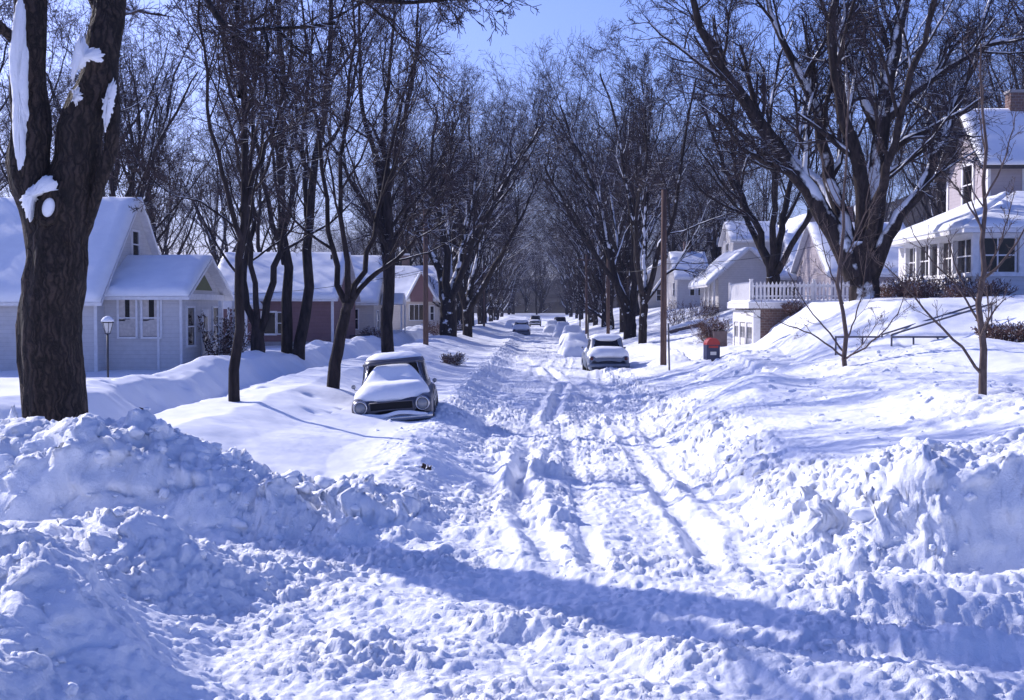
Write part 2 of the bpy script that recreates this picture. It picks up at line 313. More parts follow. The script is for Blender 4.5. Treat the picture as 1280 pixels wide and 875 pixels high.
# ------------------------------------------------------------------ mesh helpers
def tag(o, label=None, cat=None, group=None, kind=None):
    if label: o['label'] = label
    if cat: o['category'] = cat
    if group: o['group'] = group
    if kind: o['kind'] = kind
    return o
def empty(name, loc, rz=0, label=None, cat=None, group=None):
    o = bpy.data.objects.new(name, None); C.objects.link(o); o.location = loc; o.rotation_euler = (0, 0, rz)
    o.empty_display_size = .3; return tag(o, label, cat, group)
def np_mesh(name, V, F, mat, parent=None, smooth=False):
    """V (n,3); F list of arrays each (m,k)"""
    me = bpy.data.meshes.new(name); V = np.asarray(V, np.float32); me.vertices.add(len(V)); me.vertices.foreach_set('co', V.ravel())
    F = [np.asarray(f, np.int32) for f in F if len(f)]
    idx = np.concatenate([f.ravel() for f in F]); cnt = np.concatenate([np.full(len(f), f.shape[1], np.int32) for f in F])
    st = np.concatenate([[0], np.cumsum(cnt)[:-1]]).astype(np.int32)
    me.loops.add(len(idx)); me.loops.foreach_set('vertex_index', idx); me.polygons.add(len(cnt))
    me.polygons.foreach_set('loop_start', st); me.polygons.foreach_set('loop_total', cnt)
    me.polygons.foreach_set('use_smooth', np.full(len(cnt), smooth)); me.update(calc_edges=True)
    if mat: me.materials.append(mat)
    o = bpy.data.objects.new(name, me); C.objects.link(o)
    if parent: o.parent = parent
    return o
class MB:
    def __init__(s): s.v = []; s.f = []
    def add(s, vs, fs):
        n = len(s.v); s.v += [tuple(v) for v in vs]; s.f += [tuple(i + n for i in f) for f in fs]; return s
    def box(s, x0, x1, y0, y1, z0, z1):
        return s.add([(x0, y0, z0), (x1, y0, z0), (x1, y1, z0), (x0, y1, z0), (x0, y0, z1), (x1, y0, z1), (x1, y1, z1), (x0, y1, z1)],
                     [(3, 2, 1, 0), (4, 5, 6, 7), (0, 1, 5, 4), (1, 2, 6, 5), (2, 3, 7, 6), (3, 0, 4, 7)])
    def prism(s, poly, axis, a, b):
        """poly of 2D points extruded along axis 'x' (poly is y,z) or 'y' (poly is x,z) or 'z' (x,y)"""
        f = {'x': lambda p, t: (t, p[0], p[1]), 'y': lambda p, t: (p[0], t, p[1]), 'z': lambda p, t: (p[0], p[1], t)}[axis]
        n = len(poly); vs = [f(p, a) for p in poly] + [f(p, b) for p in poly]
        return s.add(vs, [tuple(range(n))[::-1], tuple(range(n, 2 * n))] + [(i, (i + 1) % n, n + (i + 1) % n, n + i) for i in range(n)])
    def tube(s, pts, r, n=8, caps=True):
        pts = [Vector(p) for p in pts]; rs = r if isinstance(r, (list, tuple)) else [r] * len(pts); rings = []
        for i, p in enumerate(pts):
            t = (pts[min(i + 1, len(pts) - 1)] - pts[max(i - 1, 0)]).normalized()
            ref = Vector((0, 0, 1)) if abs(t.z) < .9 else Vector((1, 0, 0))
            a = t.cross(ref).normalized(); b = t.cross(a)
            rings.append([p + (a * math.cos(k * 2 * PI / n) + b * math.sin(k * 2 * PI / n)) * rs[i] for k in range(n)])
        vs = [v for g in rings for v in g]; fs = []
        for i in range(len(pts) - 1):
            for k in range(n): fs.append((i * n + k, i * n + (k + 1) % n, (i + 1) * n + (k + 1) % n, (i + 1) * n + k))
        if caps: fs += [tuple(range(n))[::-1], tuple(range((len(pts) - 1) * n, len(pts) * n))]
        return s.add(vs, fs)
    def lathe(s, prof, n=16, c=(0, 0, 0), axis='z'):
        vs = []; fs = []
        for r, z in prof:
            for k in range(n):
                a = 2 * PI * k / n; u, v = r * math.cos(a), r * math.sin(a)
                vs.append({'z': (c[0] + u, c[1] + v, c[2] + z), 'y': (c[0] + u, c[1] + z, c[2] + v), 'x': (c[0] + z, c[1] + u, c[2] + v)}[axis])
        m = len(prof)
        for i in range(m - 1):
            for k in range(n): fs.append((i * n + k, i * n + (k + 1) % n, (i + 1) * n + (k + 1) % n, (i + 1) * n + k))
        fs += [tuple(range(n))[::-1], tuple(range((m - 1) * n, m * n))]
        return s.add(vs, fs)
    def build(s, name, mat, parent=None, smooth=False, bevel=0):
        me = bpy.data.meshes.new(name); me.from_pydata(s.v, [], s.f); me.materials.append(mat)
        o = bpy.data.objects.new(name, me); C.objects.link(o)
        import bmesh
        bm = bmesh.new(); bm.from_mesh(me); bmesh.ops.recalc_face_normals(bm, faces=bm.faces)
        if bevel: bmesh.ops.bevel(bm, geom=bm.edges[:], offset=bevel, segments=2, affect='EDGES')
        bm.to_mesh(me); bm.free()
        if smooth: me.polygons.foreach_set('use_smooth', [True] * len(me.polygons))
        if parent: o.parent = parent
        return o
def slab(name, q, thick, mat, parent, nu=24, nv=14, seed=0, wob=.25, over=.0):
    """a rounded layer of snow lying on the quad q (four corners, counter-clockwise seen from above)"""
    q = [np.array(p, float) for p in q]
    u = np.linspace(0, 1, nu); v = np.linspace(0, 1, nv)
    U, Vv = np.meshgrid(u, v)
    P = (q[0] * (1 - U)[..., None] * (1 - Vv)[..., None] + q[1] * U[..., None] * (1 - Vv)[..., None] + q[2] * U[..., None] * Vv[..., None] + q[3] * (1 - U)[..., None] * Vv[..., None])
    n = np.cross(q[1] - q[0], q[3] - q[0]); 
    if np.linalg.norm(n) < 1e-6: n = np.cross(q[2] - q[1], q[3] - q[1])
    n = n / np.linalg.norm(n)
    if n[2] < 0: n = -n
    lu = max(np.linalg.norm(q[1] - q[0]), np.linalg.norm(q[2] - q[3])); lv = np.linalg.norm(q[3] - q[0])
    e = np.minimum(np.minimum(U, 1 - U) * lu, np.minimum(Vv, 1 - Vv) * lv)
    prof = np.sqrt(np.clip(e / max(thick, .05), 0, 1)) * .65 + .35
    t = thick * prof * (1 + wob * fbm(P[..., 0] / .9 + seed, P[..., 1] / .9 + P[..., 2] / .9, 3, seed))
    top = P + n * t[..., None]; cen = P.reshape(-1, 3).mean(0)
    wv = over * (.6 + .8 * fbm(P[..., 0] * 1.3 + seed, P[..., 1] * 1.3, 2, seed + 3))[..., None]
    edge = ((U == 0) | (U == 1) | (Vv == 0) | (Vv == 1))[..., None]
    dr = top - cen; dr[..., 2] = 0; dr /= (np.linalg.norm(dr, axis=-1, keepdims=True) + 1e-6)
    top = top + dr * wv * edge
    bot = P + n * .003
    V = np.concatenate([top.reshape(-1, 3), bot.reshape(-1, 3)]); k = nu * nv
    i = np.arange(nu - 1)[None, :] + np.arange(nv - 1)[:, None] * nu; i = i.ravel()
    F = [np.stack([i, i + 1, i + nu + 1, i + nu], 1), np.stack([i + k, i + nu + k, i + nu + 1 + k, i + 1 + k], 1)]
    ring = np.concatenate([np.arange(nu), np.arange(1, nv) * nu + nu - 1, np.arange(nu - 2, -1, -1) + (nv - 1) * nu, np.arange(nv - 2, 0, -1) * nu])
    r2 = np.roll(ring, -1); F.append(np.stack([ring, ring + k, r2 + k, r2], 1))
    return np_mesh(name, V, F, mat, parent, True)

# ------------------------------------------------------------------ the ground sheet
def steps(a, b, first, grow):
    out = [a]; 
    while out[-1] < b: out.append(out[-1] + max(first, grow * abs(out[-1])))
    return out
xp = steps(0, 4.3, .021, 0); xp = xp + steps(xp[-1], 420, .021, .0082)[1:]
xs = np.array([-v for v in xp[::-1][:-1]] + xp)
ys = np.array([-60, -40, -25, -15, -8, -4, -1, 1, 3, 4.5, 5.5, 6.2] + steps(6.6, 900, .024, .0033))
GX, GY = np.meshgrid(xs, ys)
GZ, GR, GB = H(GX, GY, True, True)
# the steep faces bulge and overhang a little: sideways relief that depends on height up the face
_f = GB * sm(.12, .35, GZ); _n1 = fbm(GX / .42, GZ / .22 + GY * .3, 4, 111, .6); _n2 = fbm(GY / .42, GZ / .22 + GX * .3, 4, 113, .6)
_w1, _w2, _wi = worley(GX / .34 + .4 * _n1, GZ / .24 + .4 * _n2, 115)
_cl = np.minimum(np.clip(_w2 - _w1 - .05, 0, 1), .35) * (_wi > .4)
VY = GY - _f * (.17 * _n1 + .20 * _cl) ; VX = GX + _f * .15 * _n2 * np.sign(-GX)
GR = np.where(GY > 45, .35, GR)
GZ = np.where((GY > 200), GZ * (1 - sm(200, 300, GY)) + (1.5 + 2.5 * sm(300, 900, GY)) * sm(200, 300, GY), GZ)
nx = len(xs); ny = len(ys)
gi = (np.arange(nx - 1)[None, :] + np.arange(ny - 1)[:, None] * nx).ravel()
ground = np_mesh('snow_ground', np.stack([VX, VY, GZ], -1).reshape(-1, 3), [np.stack([gi, gi + 1, gi + nx + 1, gi + nx], 1)], M['snow_ground'], None, True)
tag(ground, 'deep churned snow over the street, verges and yards', kind='structure')
at_ = ground.data.attributes.new('churn', 'FLOAT', 'POINT'); at_.data.foreach_set('value', GR.astype(np.float32).ravel())
print('ground verts', nx * ny)

# loose lumps of ploughed snow
def chunks():
    import bmesh
    bm = bmesh.new(); bmesh.ops.create_icosphere(bm, subdivisions=3, radius=1); bm.verts.ensure_lookup_table()
    bv = np.array([v.co[:] for v in bm.verts]); bf = np.array([[v.index for v in f.verts] for f in bm.faces]); bm.free()
    r = np.random.default_rng(5); pos = []
    def sc_(n, fx, fy, s0, s1):
        for _ in range(n): pos.append((fx(), fy(), s0 * (s1 / s0) ** (r.random() ** 2.2)))
    sc_(330, lambda: r.uniform(-8.5, -1.6), lambda: r.normal(15.65, .35), .02, .15)
    sc_(200, lambda: r.uniform(-7.5, -1.6), lambda: r.normal(14.6, .5), .02, .08)
    sc_(220, lambda: r.uniform(3.4, 6.5), lambda: r.normal(14.2, .3), .02, .12)
    sc_(90, lambda: r.uniform(3.2, 6.5), lambda: r.normal(12.9, .4), .02, .08)
    sc_(120, lambda: r.uniform(-4.4, -2.4), lambda: r.uniform(7.6, 12.5), .02, .09)
    sc_(220, lambda: r.normal(-1.7, .45), lambda: r.uniform(15, 27), .02, .10)
    sc_(160, lambda: r.normal(3.0, .25), lambda: r.uniform(13.5, 26), .02, .08)
    sc_(700, lambda: r.uniform(-2.6, 4.5), lambda: r.uniform(8.0, 14.5), .008, .05)
    sc_(260, lambda: r.uniform(4.2, 8), lambda: r.uniform(15, 30), .02, .08)
    sc_(50, lambda: r.uniform(4.3, 7.5), lambda: r.uniform(36, 42), .04, .12)
    P = np.array(pos); z = H(P[:, 0], P[:, 1]); V = []; F = []; rr_ = np.random.default_rng(6); unit = lambda q: q / np.linalg.norm(q, axis=-1, keepdims=True)
    for k in range(len(P)):
        s = P[k, 2]; c8 = unit(rr_.normal(size=(7, 3))); sup = np.max(bv @ c8.T, 1)          # cut flat by a few planes: a broken clod
        v = bv * np.minimum(1.15, .74 / np.maximum(sup, .45))[:, None] * (1 + .34 * fbm(bv[:, 0] * 2.1 + k * 3.1, bv[:, 1] * 2.1 + bv[:, 2] * 2.7 + k, 4, k % 50, .65))[:, None]
        a = r.random() * 6.28; ca, sa = math.cos(a), math.sin(a); v = v * np.array([1.2, .9, .75]) * s
        v = np.stack([v[:, 0] * ca - v[:, 1] * sa, v[:, 0] * sa + v[:, 1] * ca, v[:, 2]], 1)
        V.append(v + np.array([P[k, 0], P[k, 1], z[k] - .25 * s])); F.append(bf + k * len(bv))
    o = np_mesh('snow_chunks', np.concatenate(V), [np.concatenate(F)], M['snow_clod'], None, True)
    tag(o, 'loose clods of ploughed snow scattered over the banks', 'snow', kind='stuff')
chunks()

# wooded slopes behind the houses and across the end of the street
def hills():
    x = np.linspace(-330, 330, 260); y = np.linspace(105, 620, 160); Xh, Yh = np.meshgrid(x, y)
    hr = 27 * sm(22, 75, Xh - .02 * (Yh - 105)) * sm(105, 190, Yh)
    hl = 12 * sm(28, 90, -Xh) * sm(130, 240, Yh)
    hb = 13 * sm(285, 400, Yh + 40 * sm(5, 60, np.abs(Xh)))
    z = np.maximum(np.maximum(hr, hl), hb) * (1 + .16 * fbm(Xh / 40, Yh / 40, 3, 5)) - 1.5
    fz = sm(0.5, 4, z); z = z + fz * (1.6 * fbm(Xh / 7, Yh / 7, 3, 6))
    n = len(x); i = (np.arange(n - 1)[None, :] + np.arange(len(y) - 1)[:, None] * n).ravel()
    o = np_mesh('hills', np.stack([Xh, Yh, z], -1).reshape(-1, 3), [np.stack([i, i + 1, i + n + 1, i + n], 1)], M['woods'], None, True)
    tag(o, 'dark brushy wooded slopes behind the street', kind='structure')
    def hh(px_, py_):
        a = np.array([px_]); b = np.array([py_])
        v = max((27 * sm(22, 75, a - .02 * (b - 105)) * sm(105, 190, b))[0], (12 * sm(28, 90, -a) * sm(130, 240, b))[0], (13 * sm(285, 400, b + 40 * sm(5, 60, abs(a))))[0])
        return max(v - 1.5, h1(px_, min(py_, 200)) if py_ < 260 else 0)
    return hh
hill_h = hills()

# ------------------------------------------------------------------ trees
def frames(P):
    T = np.empty_like(P); T[:, 1:-1] = P[:, 2:] - P[:, :-2]; T[:, 0] = P[:, 1] - P[:, 0]; T[:, -1] = P[:, -1] - P[:, -2]
    T /= np.linalg.norm(T, axis=-1, keepdims=True) + 1e-9
    m = np.abs(T.mean(1)); ref = np.zeros((len(P), 3)); ref[np.arange(len(P)), m.argmin(1)] = 1
    A = np.cross(T, ref[:, None, :]); A /= np.linalg.norm(A, axis=-1, keepdims=True) + 1e-9
    return A, np.cross(T, A)
def tubes(P, R, n, off, knob=0, seed=0):
    """P (N,K,3), R (N,K) -> verts, quads"""
    A, B = frames(P); Nn, K = R.shape; a = np.arange(n) * 2 * PI / n
    Rr = R[:, :, None] * np.ones(n)
    if knob:
        r = np.random.default_rng(seed); Rr = Rr * (1 + knob * r.normal(size=(Nn, K, n)))
    V = P[:, :, None, :] + Rr[..., None] * (A[:, :, None, :] * np.cos(a)[None, None, :, None] + B[:, :, None, :] * np.sin(a)[None, None, :, None])
    k = np.arange(n); i0 = (np.arange(Nn)[:, None, None] * K + np.arange(K - 1)[None, :, None]) * n
    a_ = i0 + k; b_ = i0 + (k + 1) % n
    F = np.stack([a_, b_, b_ + n, a_ + n], -1).reshape(-1, 4) + off
    return V.reshape(-1, 3), F
def unit(v): return v / (np.linalg.norm(v, axis=-1, keepdims=True) + 1e-9)
def resample(pts, K):
    pts = np.array(pts, float); n = len(pts); t = np.linspace(0, n - 1, K); out = []
    for tt in t:
        i = min(int(tt), n - 2); f = tt - i; p0 = pts[max(i - 1, 0)]; p1 = pts[i]; p2 = pts[i + 1]; p3 = pts[min(i + 2, n - 1)]
        out.append(.5 * ((2 * p1) + (-p0 + p2) * f + (2 * p0 - 5 * p1 + 4 * p2 - p3) * f * f + (-p0 + 3 * p1 - 3 * p2 + p3) * f ** 3))
    return np.array(out)
def spawn(r, P, R, nch, ang, lr, Lp, tmin=.25, rr=.55, taper=.35, K=5, wob=.16, trop=.06, rmin=.006, droop=0):
    """children of the branches P (N,K,3): returns P2, R2, L2"""
    Nn, Kp = R.shape; M_ = Nn * nch
    par = np.repeat(np.arange(Nn), nch); t = tmin + (1 - tmin) * (np.tile(np.arange(nch), Nn) + r.random(M_)) / nch
    f = t * (Kp - 1); i = np.minimum(f.astype(int), Kp - 2); ff = (f - i)[:, None]
    p = P[par, i] * (1 - ff) + P[par, i + 1] * ff; rad = R[par, i] * (1 - ff[:, 0]) + R[par, i + 1] * ff[:, 0]
    d = unit(P[par, i + 1] - P[par, i])
    rnd = unit(r.normal(size=(M_, 3))); s = unit(np.cross(d, rnd)); an = np.radians(ang) * (.65 + .7 * r.random(M_))[:, None]
    d = unit(d * np.cos(an) + s * np.sin(an)); L = Lp[par] * lr * (1.15 - .55 * t) * (.7 + .6 * r.random(M_))
    r0 = np.maximum(rad * rr * (.75 + .5 * r.random(M_)), rmin); pts = [p]; st = (L / (K - 1))[:, None]
    for k in range(K - 1):
        d = unit(d + wob * r.normal(size=(M_, 3)) + np.array([0, 0, trop - droop * k / (K - 1)])); p = p + d * st; pts.append(p)
    P2 = np.stack(pts, 1); tp = np.linspace(1, taper, K)[None, :]; return P2, np.maximum(r0[:, None] * tp, rmin * .8), L
def tree_mesh(seed, limbs, counts, angs=(38, 40, 42, 45), lrs=(.55, .5, .5, .5), bark='bark', twig='twig', rmin=.006, trunk_sides=12,
              trops=(.10, .06, .03, .0), knob=.05, split=1, tm=.25, rr=.5):
    """limbs: list of (points, r0, r1). Returns (trunk mesh object data, crown mesh data)."""
    r = np.random.default_rng(seed); tv = []; tf = []; off = 0; Ps = []; Rs = []; Ls = []
    for pts, r0, r1 in limbs:
        bare = r1 < 0 or (r1 > .11 and r1 / r0 > .62 and len(pts) < 5); r1 = abs(r1); K = 14; P = resample(pts, K)[None]; L = np.linalg.norm(np.diff(P[0], axis=0), axis=1).sum()
        P[0, 1:-1] += r.normal(size=(K - 2, 3)) * .010 * L / 2
        R = (r0 + (r1 - r0) * np.linspace(0, 1, K) ** .85)[None]
        v, f = tubes(P, R, trunk_sides if r0 > .12 else 8, off, knob * .6, seed + off); tv.append(v); tf.append(f); off += len(v)
        if bare: continue
        Ps.append(P[0]); Rs.append(R[0]); Ls.append(L)
    P = np.array(Ps); R = np.array(Rs); L = np.array(Ls); cv = []; cf = []; coff = 0
    for lv, nc in enumerate(counts):
        tmn = (np.array([tm] * 1)[0] if lv == 0 else .18)
        K = (7, 6, 4, 3, 3)[lv]
        P, R, L = spawn(r, P, R, nc, angs[min(lv, 3)], lrs[min(lv, 3)], L, tmn, rr=rr, K=K, wob=(.13, .17, .2, .22, .2)[lv], trop=trops[min(lv, 3)], rmin=rmin)
        n = 6 if lv == 0 else 4 if lv == 1 else 3
        if lv < split: v, f = tubes(P, R, n, off); tv.append(v); tf.append(f); off += len(v)
        else: v, f = tubes(P, R, n, coff); cv.append(v); cf.append(f); coff += len(v)
    return (np.concatenate(tv), np.concatenate(tf)), (np.concatenate(cv), np.concatenate(cf)), bark, twig
def make_tree(kind, loc, tm_, label, group=None, cat='tree', rz=0, s=1):
    root = empty(kind, loc, rz, label, cat, group); root.scale = (s, s, s)
    (v, f), (cv, cf), b, t = tm_
    np_mesh('trunk', v, [f], M[b], root, True); np_mesh('crown', cv, [cf], M[t], root, False)
    return root
def copy_thing(root, loc, rz, s, label=None, group=None):
    r = root.copy(); C.objects.link(r); r.location = loc; r.rotation_euler = (0, 0, rz); r.scale = (s, s, s)
    if label: r['label'] = label
    if group: r['group'] = group
    for ch in list(root.children):
        c = ch.copy(); C.objects.link(c); c.parent = r
        for g in ch.children:
            d = g.copy(); C.objects.link(d); d.parent = c
    return r
def vase_limbs(seed, h, r0, fork, n, spread, lean=(0, 0)):
    """an elm: a short bole, then limbs rising steeply and arching outwards"""
    r = random.Random(seed); L = []; fx = (lean[0] * fork, lean[1] * fork)
    L.append(([(0, 0, -.6), (lean[0] * fork * .3, lean[1] * fork * .3, fork * .45), (fx[0], fx[1], fork * 1.1), (fx[0] * 1.15, fx[1] * 1.15, fork * 1.5)], r0 * 1.12, r0 * .62))
    a0 = r.random() * 6.28
    for i in range(n):
        a = a0 + i * 2 * PI / n + r.uniform(-.35, .35); sp = spread * r.uniform(.55, 1.25); hh = h * r.uniform(.8, 1.05); z0 = fork * r.uniform(.8, 1.25)
        bx, by = fx; c, s_ = math.cos(a), math.sin(a); j = lambda: r.uniform(-.25, .25)
        L.append(([(bx, by, z0), (bx + c * sp * .16 + j(), by + s_ * sp * .16 + j(), z0 + (hh - z0) * .25), (bx + c * sp * .42 + j(), by + s_ * sp * .42 + j(), z0 + (hh - z0) * .55),
                   (bx + c * sp * .72 + j(), by + s_ * sp * .72 + j(), z0 + (hh - z0) * .8), (bx + c * sp * 1.1, by + s_ * sp * 1.1, hh)], r0 * r.uniform(.48, .66), .03))
    return L
def single_limbs(seed, h, r0, lean=(0, 0), subs=5):
    r = random.Random(seed); j = lambda k: r.uniform(-k, k); L = []
    main = [(0, 0, -.6), (lean[0] * h * .2 + j(.05), lean[1] * h * .2, h * .2), (lean[0] * h * .45 + j(.2), lean[1] * h * .45 + j(.2), h * .45),
            (lean[0] * h * .7 + j(.4), lean[1] * h * .7 + j(.4), h * .72), (lean[0] * h + j(.5), lean[1] * h + j(.5), h)]
    L.append((main, r0, .03)); a0 = r.random() * 6
    mp = resample(main, 30)
    for i in range(subs):
        t = .24 + .55 * i / subs; p = mp[int(t * 29)]; a = a0 + i * 2.4; ln = h * (.5 - .32 * t) * r.uniform(.8, 1.2); c, s_ = math.cos(a), math.sin(a)
        L.append(([tuple(p), (p[0] + c * ln * .2, p[1] + s_ * ln * .2, p[2] + ln * .3), (p[0] + c * ln * .42, p[1] + s_ * ln * .42, p[2] + ln * .75), (p[0] + c * ln * .55, p[1] + s_ * ln * .55, p[2] + ln * 1.2)], r0 * (.62 - .35 * t), .018))
    return L

# --- the great elm standing in the left corner of the picture
def corner_elm():
    Y0 = 17.5; X0 = X_(62, Y0); zb = h1(X0, Y0); k = FPX / Y0
    def p(px, py, dy=0): return (X_(px, Y0 + dy) - X0, dy, Z_(py, Y0 + dy) - zb)
    limbs = [([p(60, 640), p(60, 540), p(60, 420), p(68, 330), p(72, 270), p(78, 235)], .46, -.38),
             ([p(72, 300), p(88, 225), p(104, 150), p(122, 80), p(140, 0, .2), p(158, -120, .5), p(190, -330, .8)], .37, .15),
             ([p(92, 330, .05), p(112, 262, -.02), p(132, 205, -.1), p(143, 150, -.1), p(140, 100, -.05), p(128, 60, 0)], .10, -.10),
             ([p(68, 350, .05), p(50, 285, 0), p(42, 215, -.1), p(38, 140, -.1), p(40, 60, -.1), p(38, -60, 0), p(0, -260, .4), p(-60, -420, .6)], .34, .16),
             ([p(140, 0, .2), p(190, -70, -1), p(235, -60, -1.5), p(262, 0, -1.8), p(292, 38, -2.0), p(345, 42, -2.2), p(420, 30, -2.4)], .07, .02),
             ([p(158, -120, .5), p(260, -130, -.5), p(360, -50, -1), p(430, -2, -1.2), p(500, 6, -1.4), p(560, 2, -1.5)], .10, .02),
             ([p(150, -100, .3), p(330, -260, 1.5), p(520, -360, 2.5), p(700, -420, 3)], .2, .04),
             ([p(36, -60, 0), p(-120, -200, 1.5), p(-300, -300, 2.5)], .2, .04),
             ([p(170, -220, .6), p(160, -420, -1.5), p(230, -560, -3)], .18, .04),
             ([p(60, -90, .1), p(120, -300, 2), p(80, -520, 4)], .16, .04)]
    tmh = tree_mesh(101, limbs, (7, 7, 6, 5), bark='bark_big', rmin=.005, trunk_sides=40, knob=.10, tm=.55, trops=(.02, .0, -.02, -.02), lrs=(.34, .5, .5, .5))
    root = empty('elm_tree', (X0, Y0, zb), 0, 'massive dark elm with a forked snow-streaked trunk beside the left snowbank', 'tree')
    (v, f), (cv, cf), b, t = tmh
    # bark ridges in the great trunk
    o = np_mesh('trunk', v, [f], M[b], root, True)
    ss = o.modifiers.new('s', 'SUBSURF'); ss.levels = ss.render_levels = 1
    tx = bpy.data.textures.new('bark_relief', 'CLOUDS'); tx.noise_scale = .09
    d = o.modifiers.new('d', 'DISPLACE'); d.texture = tx; d.strength = .07; d.mid_level = .5; d.texture_coords = 'LOCAL'
    np_mesh('crown', cv, [cf], M[t], root, False)
    def patch(name, pts, th, mat='snow_soft', seed=1):
        """snow plastered on the bark: a closed lump with a ragged outline; pts are outline points (px,py), facing the camera"""
        P = np.array([p(a, b_) for a, b_ in pts]); cen = P.mean(0); n = 120
        Q = resample(np.vstack([P, P[:1]]), n + 1)[:-1]; r = np.random.default_rng(seed); ang_ = np.arange(n); jit = (.5 * vn(ang_ / 1.3, ang_ * 0, seed) + .6 * vn(ang_ / 3.1, ang_ * 0, seed + 4))[:, None]; dd = Q - cen; Q0 = Q; Q1 = cen + dd + dd / (np.linalg.norm(dd, axis=1, keepdims=True) + 1e-6) * jit * .06
        V = []; F = []
        for j, s_ in enumerate((1.0, .93, .75, .5, .25)):
            q = cen + ((Q1 if j == 0 else Q0) - cen) * s_; q = q + (r.normal(size=(n, 3)) * .004)
            zz = th * math.sqrt(max(0, 1 - s_ ** 2)); q[:, 1] = q[:, 1] * 0 - zz; V.append(q)
        V.append(np.array([[cen[0], -th, cen[2]]])); V = np.concatenate(V)
        for j in range(4):
            a = np.arange(n) + j * n; b_ = np.roll(np.arange(n), -1) + j * n; F.append(np.stack([a, b_, b_ + n, a + n], 1))
        tri = np.stack([np.arange(n) + 4 * n, np.roll(np.arange(n), -1) + 4 * n, np.full(n, 5 * n)], 1)
        return V, F, tri
    def put(pts, base_y, th, name='snow_patch', seed=1, mat='snow_clod'):
        V, F, tri = patch(name, pts, th, mat, seed); V = V.copy(); V[:, 1] += base_y
        return np_mesh(name, V, F + [tri], M[mat], root, True)
    put([(34, 10), (40, 4), (45, 20), (46, 60), (49, 100), (47, 140), (44, 175), (45, 215), (38, 238), (32, 215), (28, 170), (28, 130), (24, 80), (29, 40)], -.36, .09, seed=2)
    put([(40, 247), (43, 248), (46, 240), (58, 232), (70, 222), (82, 228), (82, 240), (70, 244), (58, 252), (54, 268), (50, 280), (44, 268), (40, 256)], -.40, .13, seed=3)
    put([(104, 72), (110, 56), (118, 56), (122, 70), (134, 68), (139, 76), (134, 84), (124, 82), (116, 92), (108, 96), (102, 110), (101, 90)], -.37, .09, seed=4)
    put([(144, 108), (152, 106), (151, 130), (144, 152), (138, 165), (136, 140), (140, 120)], -.24, .07, seed=5)
    put([(105, 118), (110, 114), (112, 126), (107, 134), (103, 130)], -.37, .05, seed=6)
    put([(24, 520), (30, 505), (36, 520), (40, 545), (26, 560), (16, 545)], -.5, .12, seed=7)
    # sawn-off limb: a stub with a snowed face and a rim of bark
    c = p(72, 262); m = MB(); m.lathe([(.19, .25), (.20, 0), (.19, -.10), (.175, -.16), (.145, -.175), (.125, -.14), (.06, -.13)], 22, (0, 0, 0), 'y')
    st = m.build('limb_stub', M['bark_big'], root, True); st.location = (c[0], -.30, c[2]); st.scale = (.82, 1, 1.3); st.rotation_euler = (0, .25, .1)
    m = MB(); m.lathe([(.105, -.10), (.10, -.146), (.07, -.158), (.02, -.162)], 18, (0, 0, 0), 'y'); m.build('snow_face', M['snow_soft'], st, True)
corner_elm()

# --- the spreading elm in the raised yard on the right
def yard_elm():
    Y0 = 42.; X0 = X_(1078, Y0); zb = h1(X0, Y0); k = FPX / Y0
    def p(px, py, dy=0): return ((px - 1078) / k, dy, (372 - py) / k)
    limbs = [([p(1078, 400), p(1078, 365), p(1076, 335), p(1075, 305)], .54, .40),
             ([p(1068, 345), p(1044, 295), p(1012, 245), p(975, 195), p(930, 140, -.5), p(893, 85, -1), p(862, 40, -1.5), p(850, -30, -2)], .40, .07),
             ([p(1018, 258, 0), p(985, 225, -.6), p(950, 208, -1.2), p(915, 195, -2), p(880, 160, -3)], .16, .04),
             ([p(1070, 330), p(1048, 260, .5), p(1035, 190, .8), p(1018, 110, 1), p(975, 30, 1.2), p(955, -40, 1.5)], .30, .06),
             ([p(1074, 320), p(1066, 230, -.6), p(1040, 140, -1), p(1020, 60, -1.4), p(1034, -20, -1.8)], .30, .08),
             ([p(1080, 320), p(1096, 240, .2), p(1100, 170, .3), p(1110, 90, .4), p(1124, 30, .5), p(1140, -60, .5)], .38, .12),
             ([p(1100, 180, .3), p(1078, 100, .8), p(1060, 30, 1.5), p(1050, -50, 2)], .2, .06),
             ([p(1084, 350), p(1100, 300, -.6), p(1112, 272, -.8), p(1140, 232, -1), p(1156, 190, -1), p(1172, 150, -.8), p(1205, 80, -.4), p(1230, 0, 0)], .27, .06),
             ([p(1102, 150, .3), p(1135, 118, 0), p(1165, 96, -.3), p(1205, 70, -.6), p(1250, 56, -.8), p(1320, 52, -1)], .2, .06),
             ([p(1078, 330), p(1086, 250, 1.6), p(1130, 150, 3.5), p(1170, 50, 5), p(1190, -60, 6)], .25, .06),
             ([p(1076, 330), p(1050, 240, 2), p(990, 150, 4), p(940, 60, 5.5), p(920, -30, 6)], .25, .06),
             ([p(1078, 320), p(1080, 230, -2), p(1090, 130, -3.8), p(1110, 10, -5.5)], .2, .05)]
    tmh = tree_mesh(202, limbs, (9, 8, 7, 5), bark='bark_laden', rmin=.008, trunk_sides=22, knob=.06, tm=.3, lrs=(.36, .5, .5, .5), trops=(.07, .04, .02, 0))
    make_tree('elm_tree', (X0, Y0, zb), tmh, 'broad spreading elm with snow-laden low limbs in the raised yard on the right')
yard_elm()

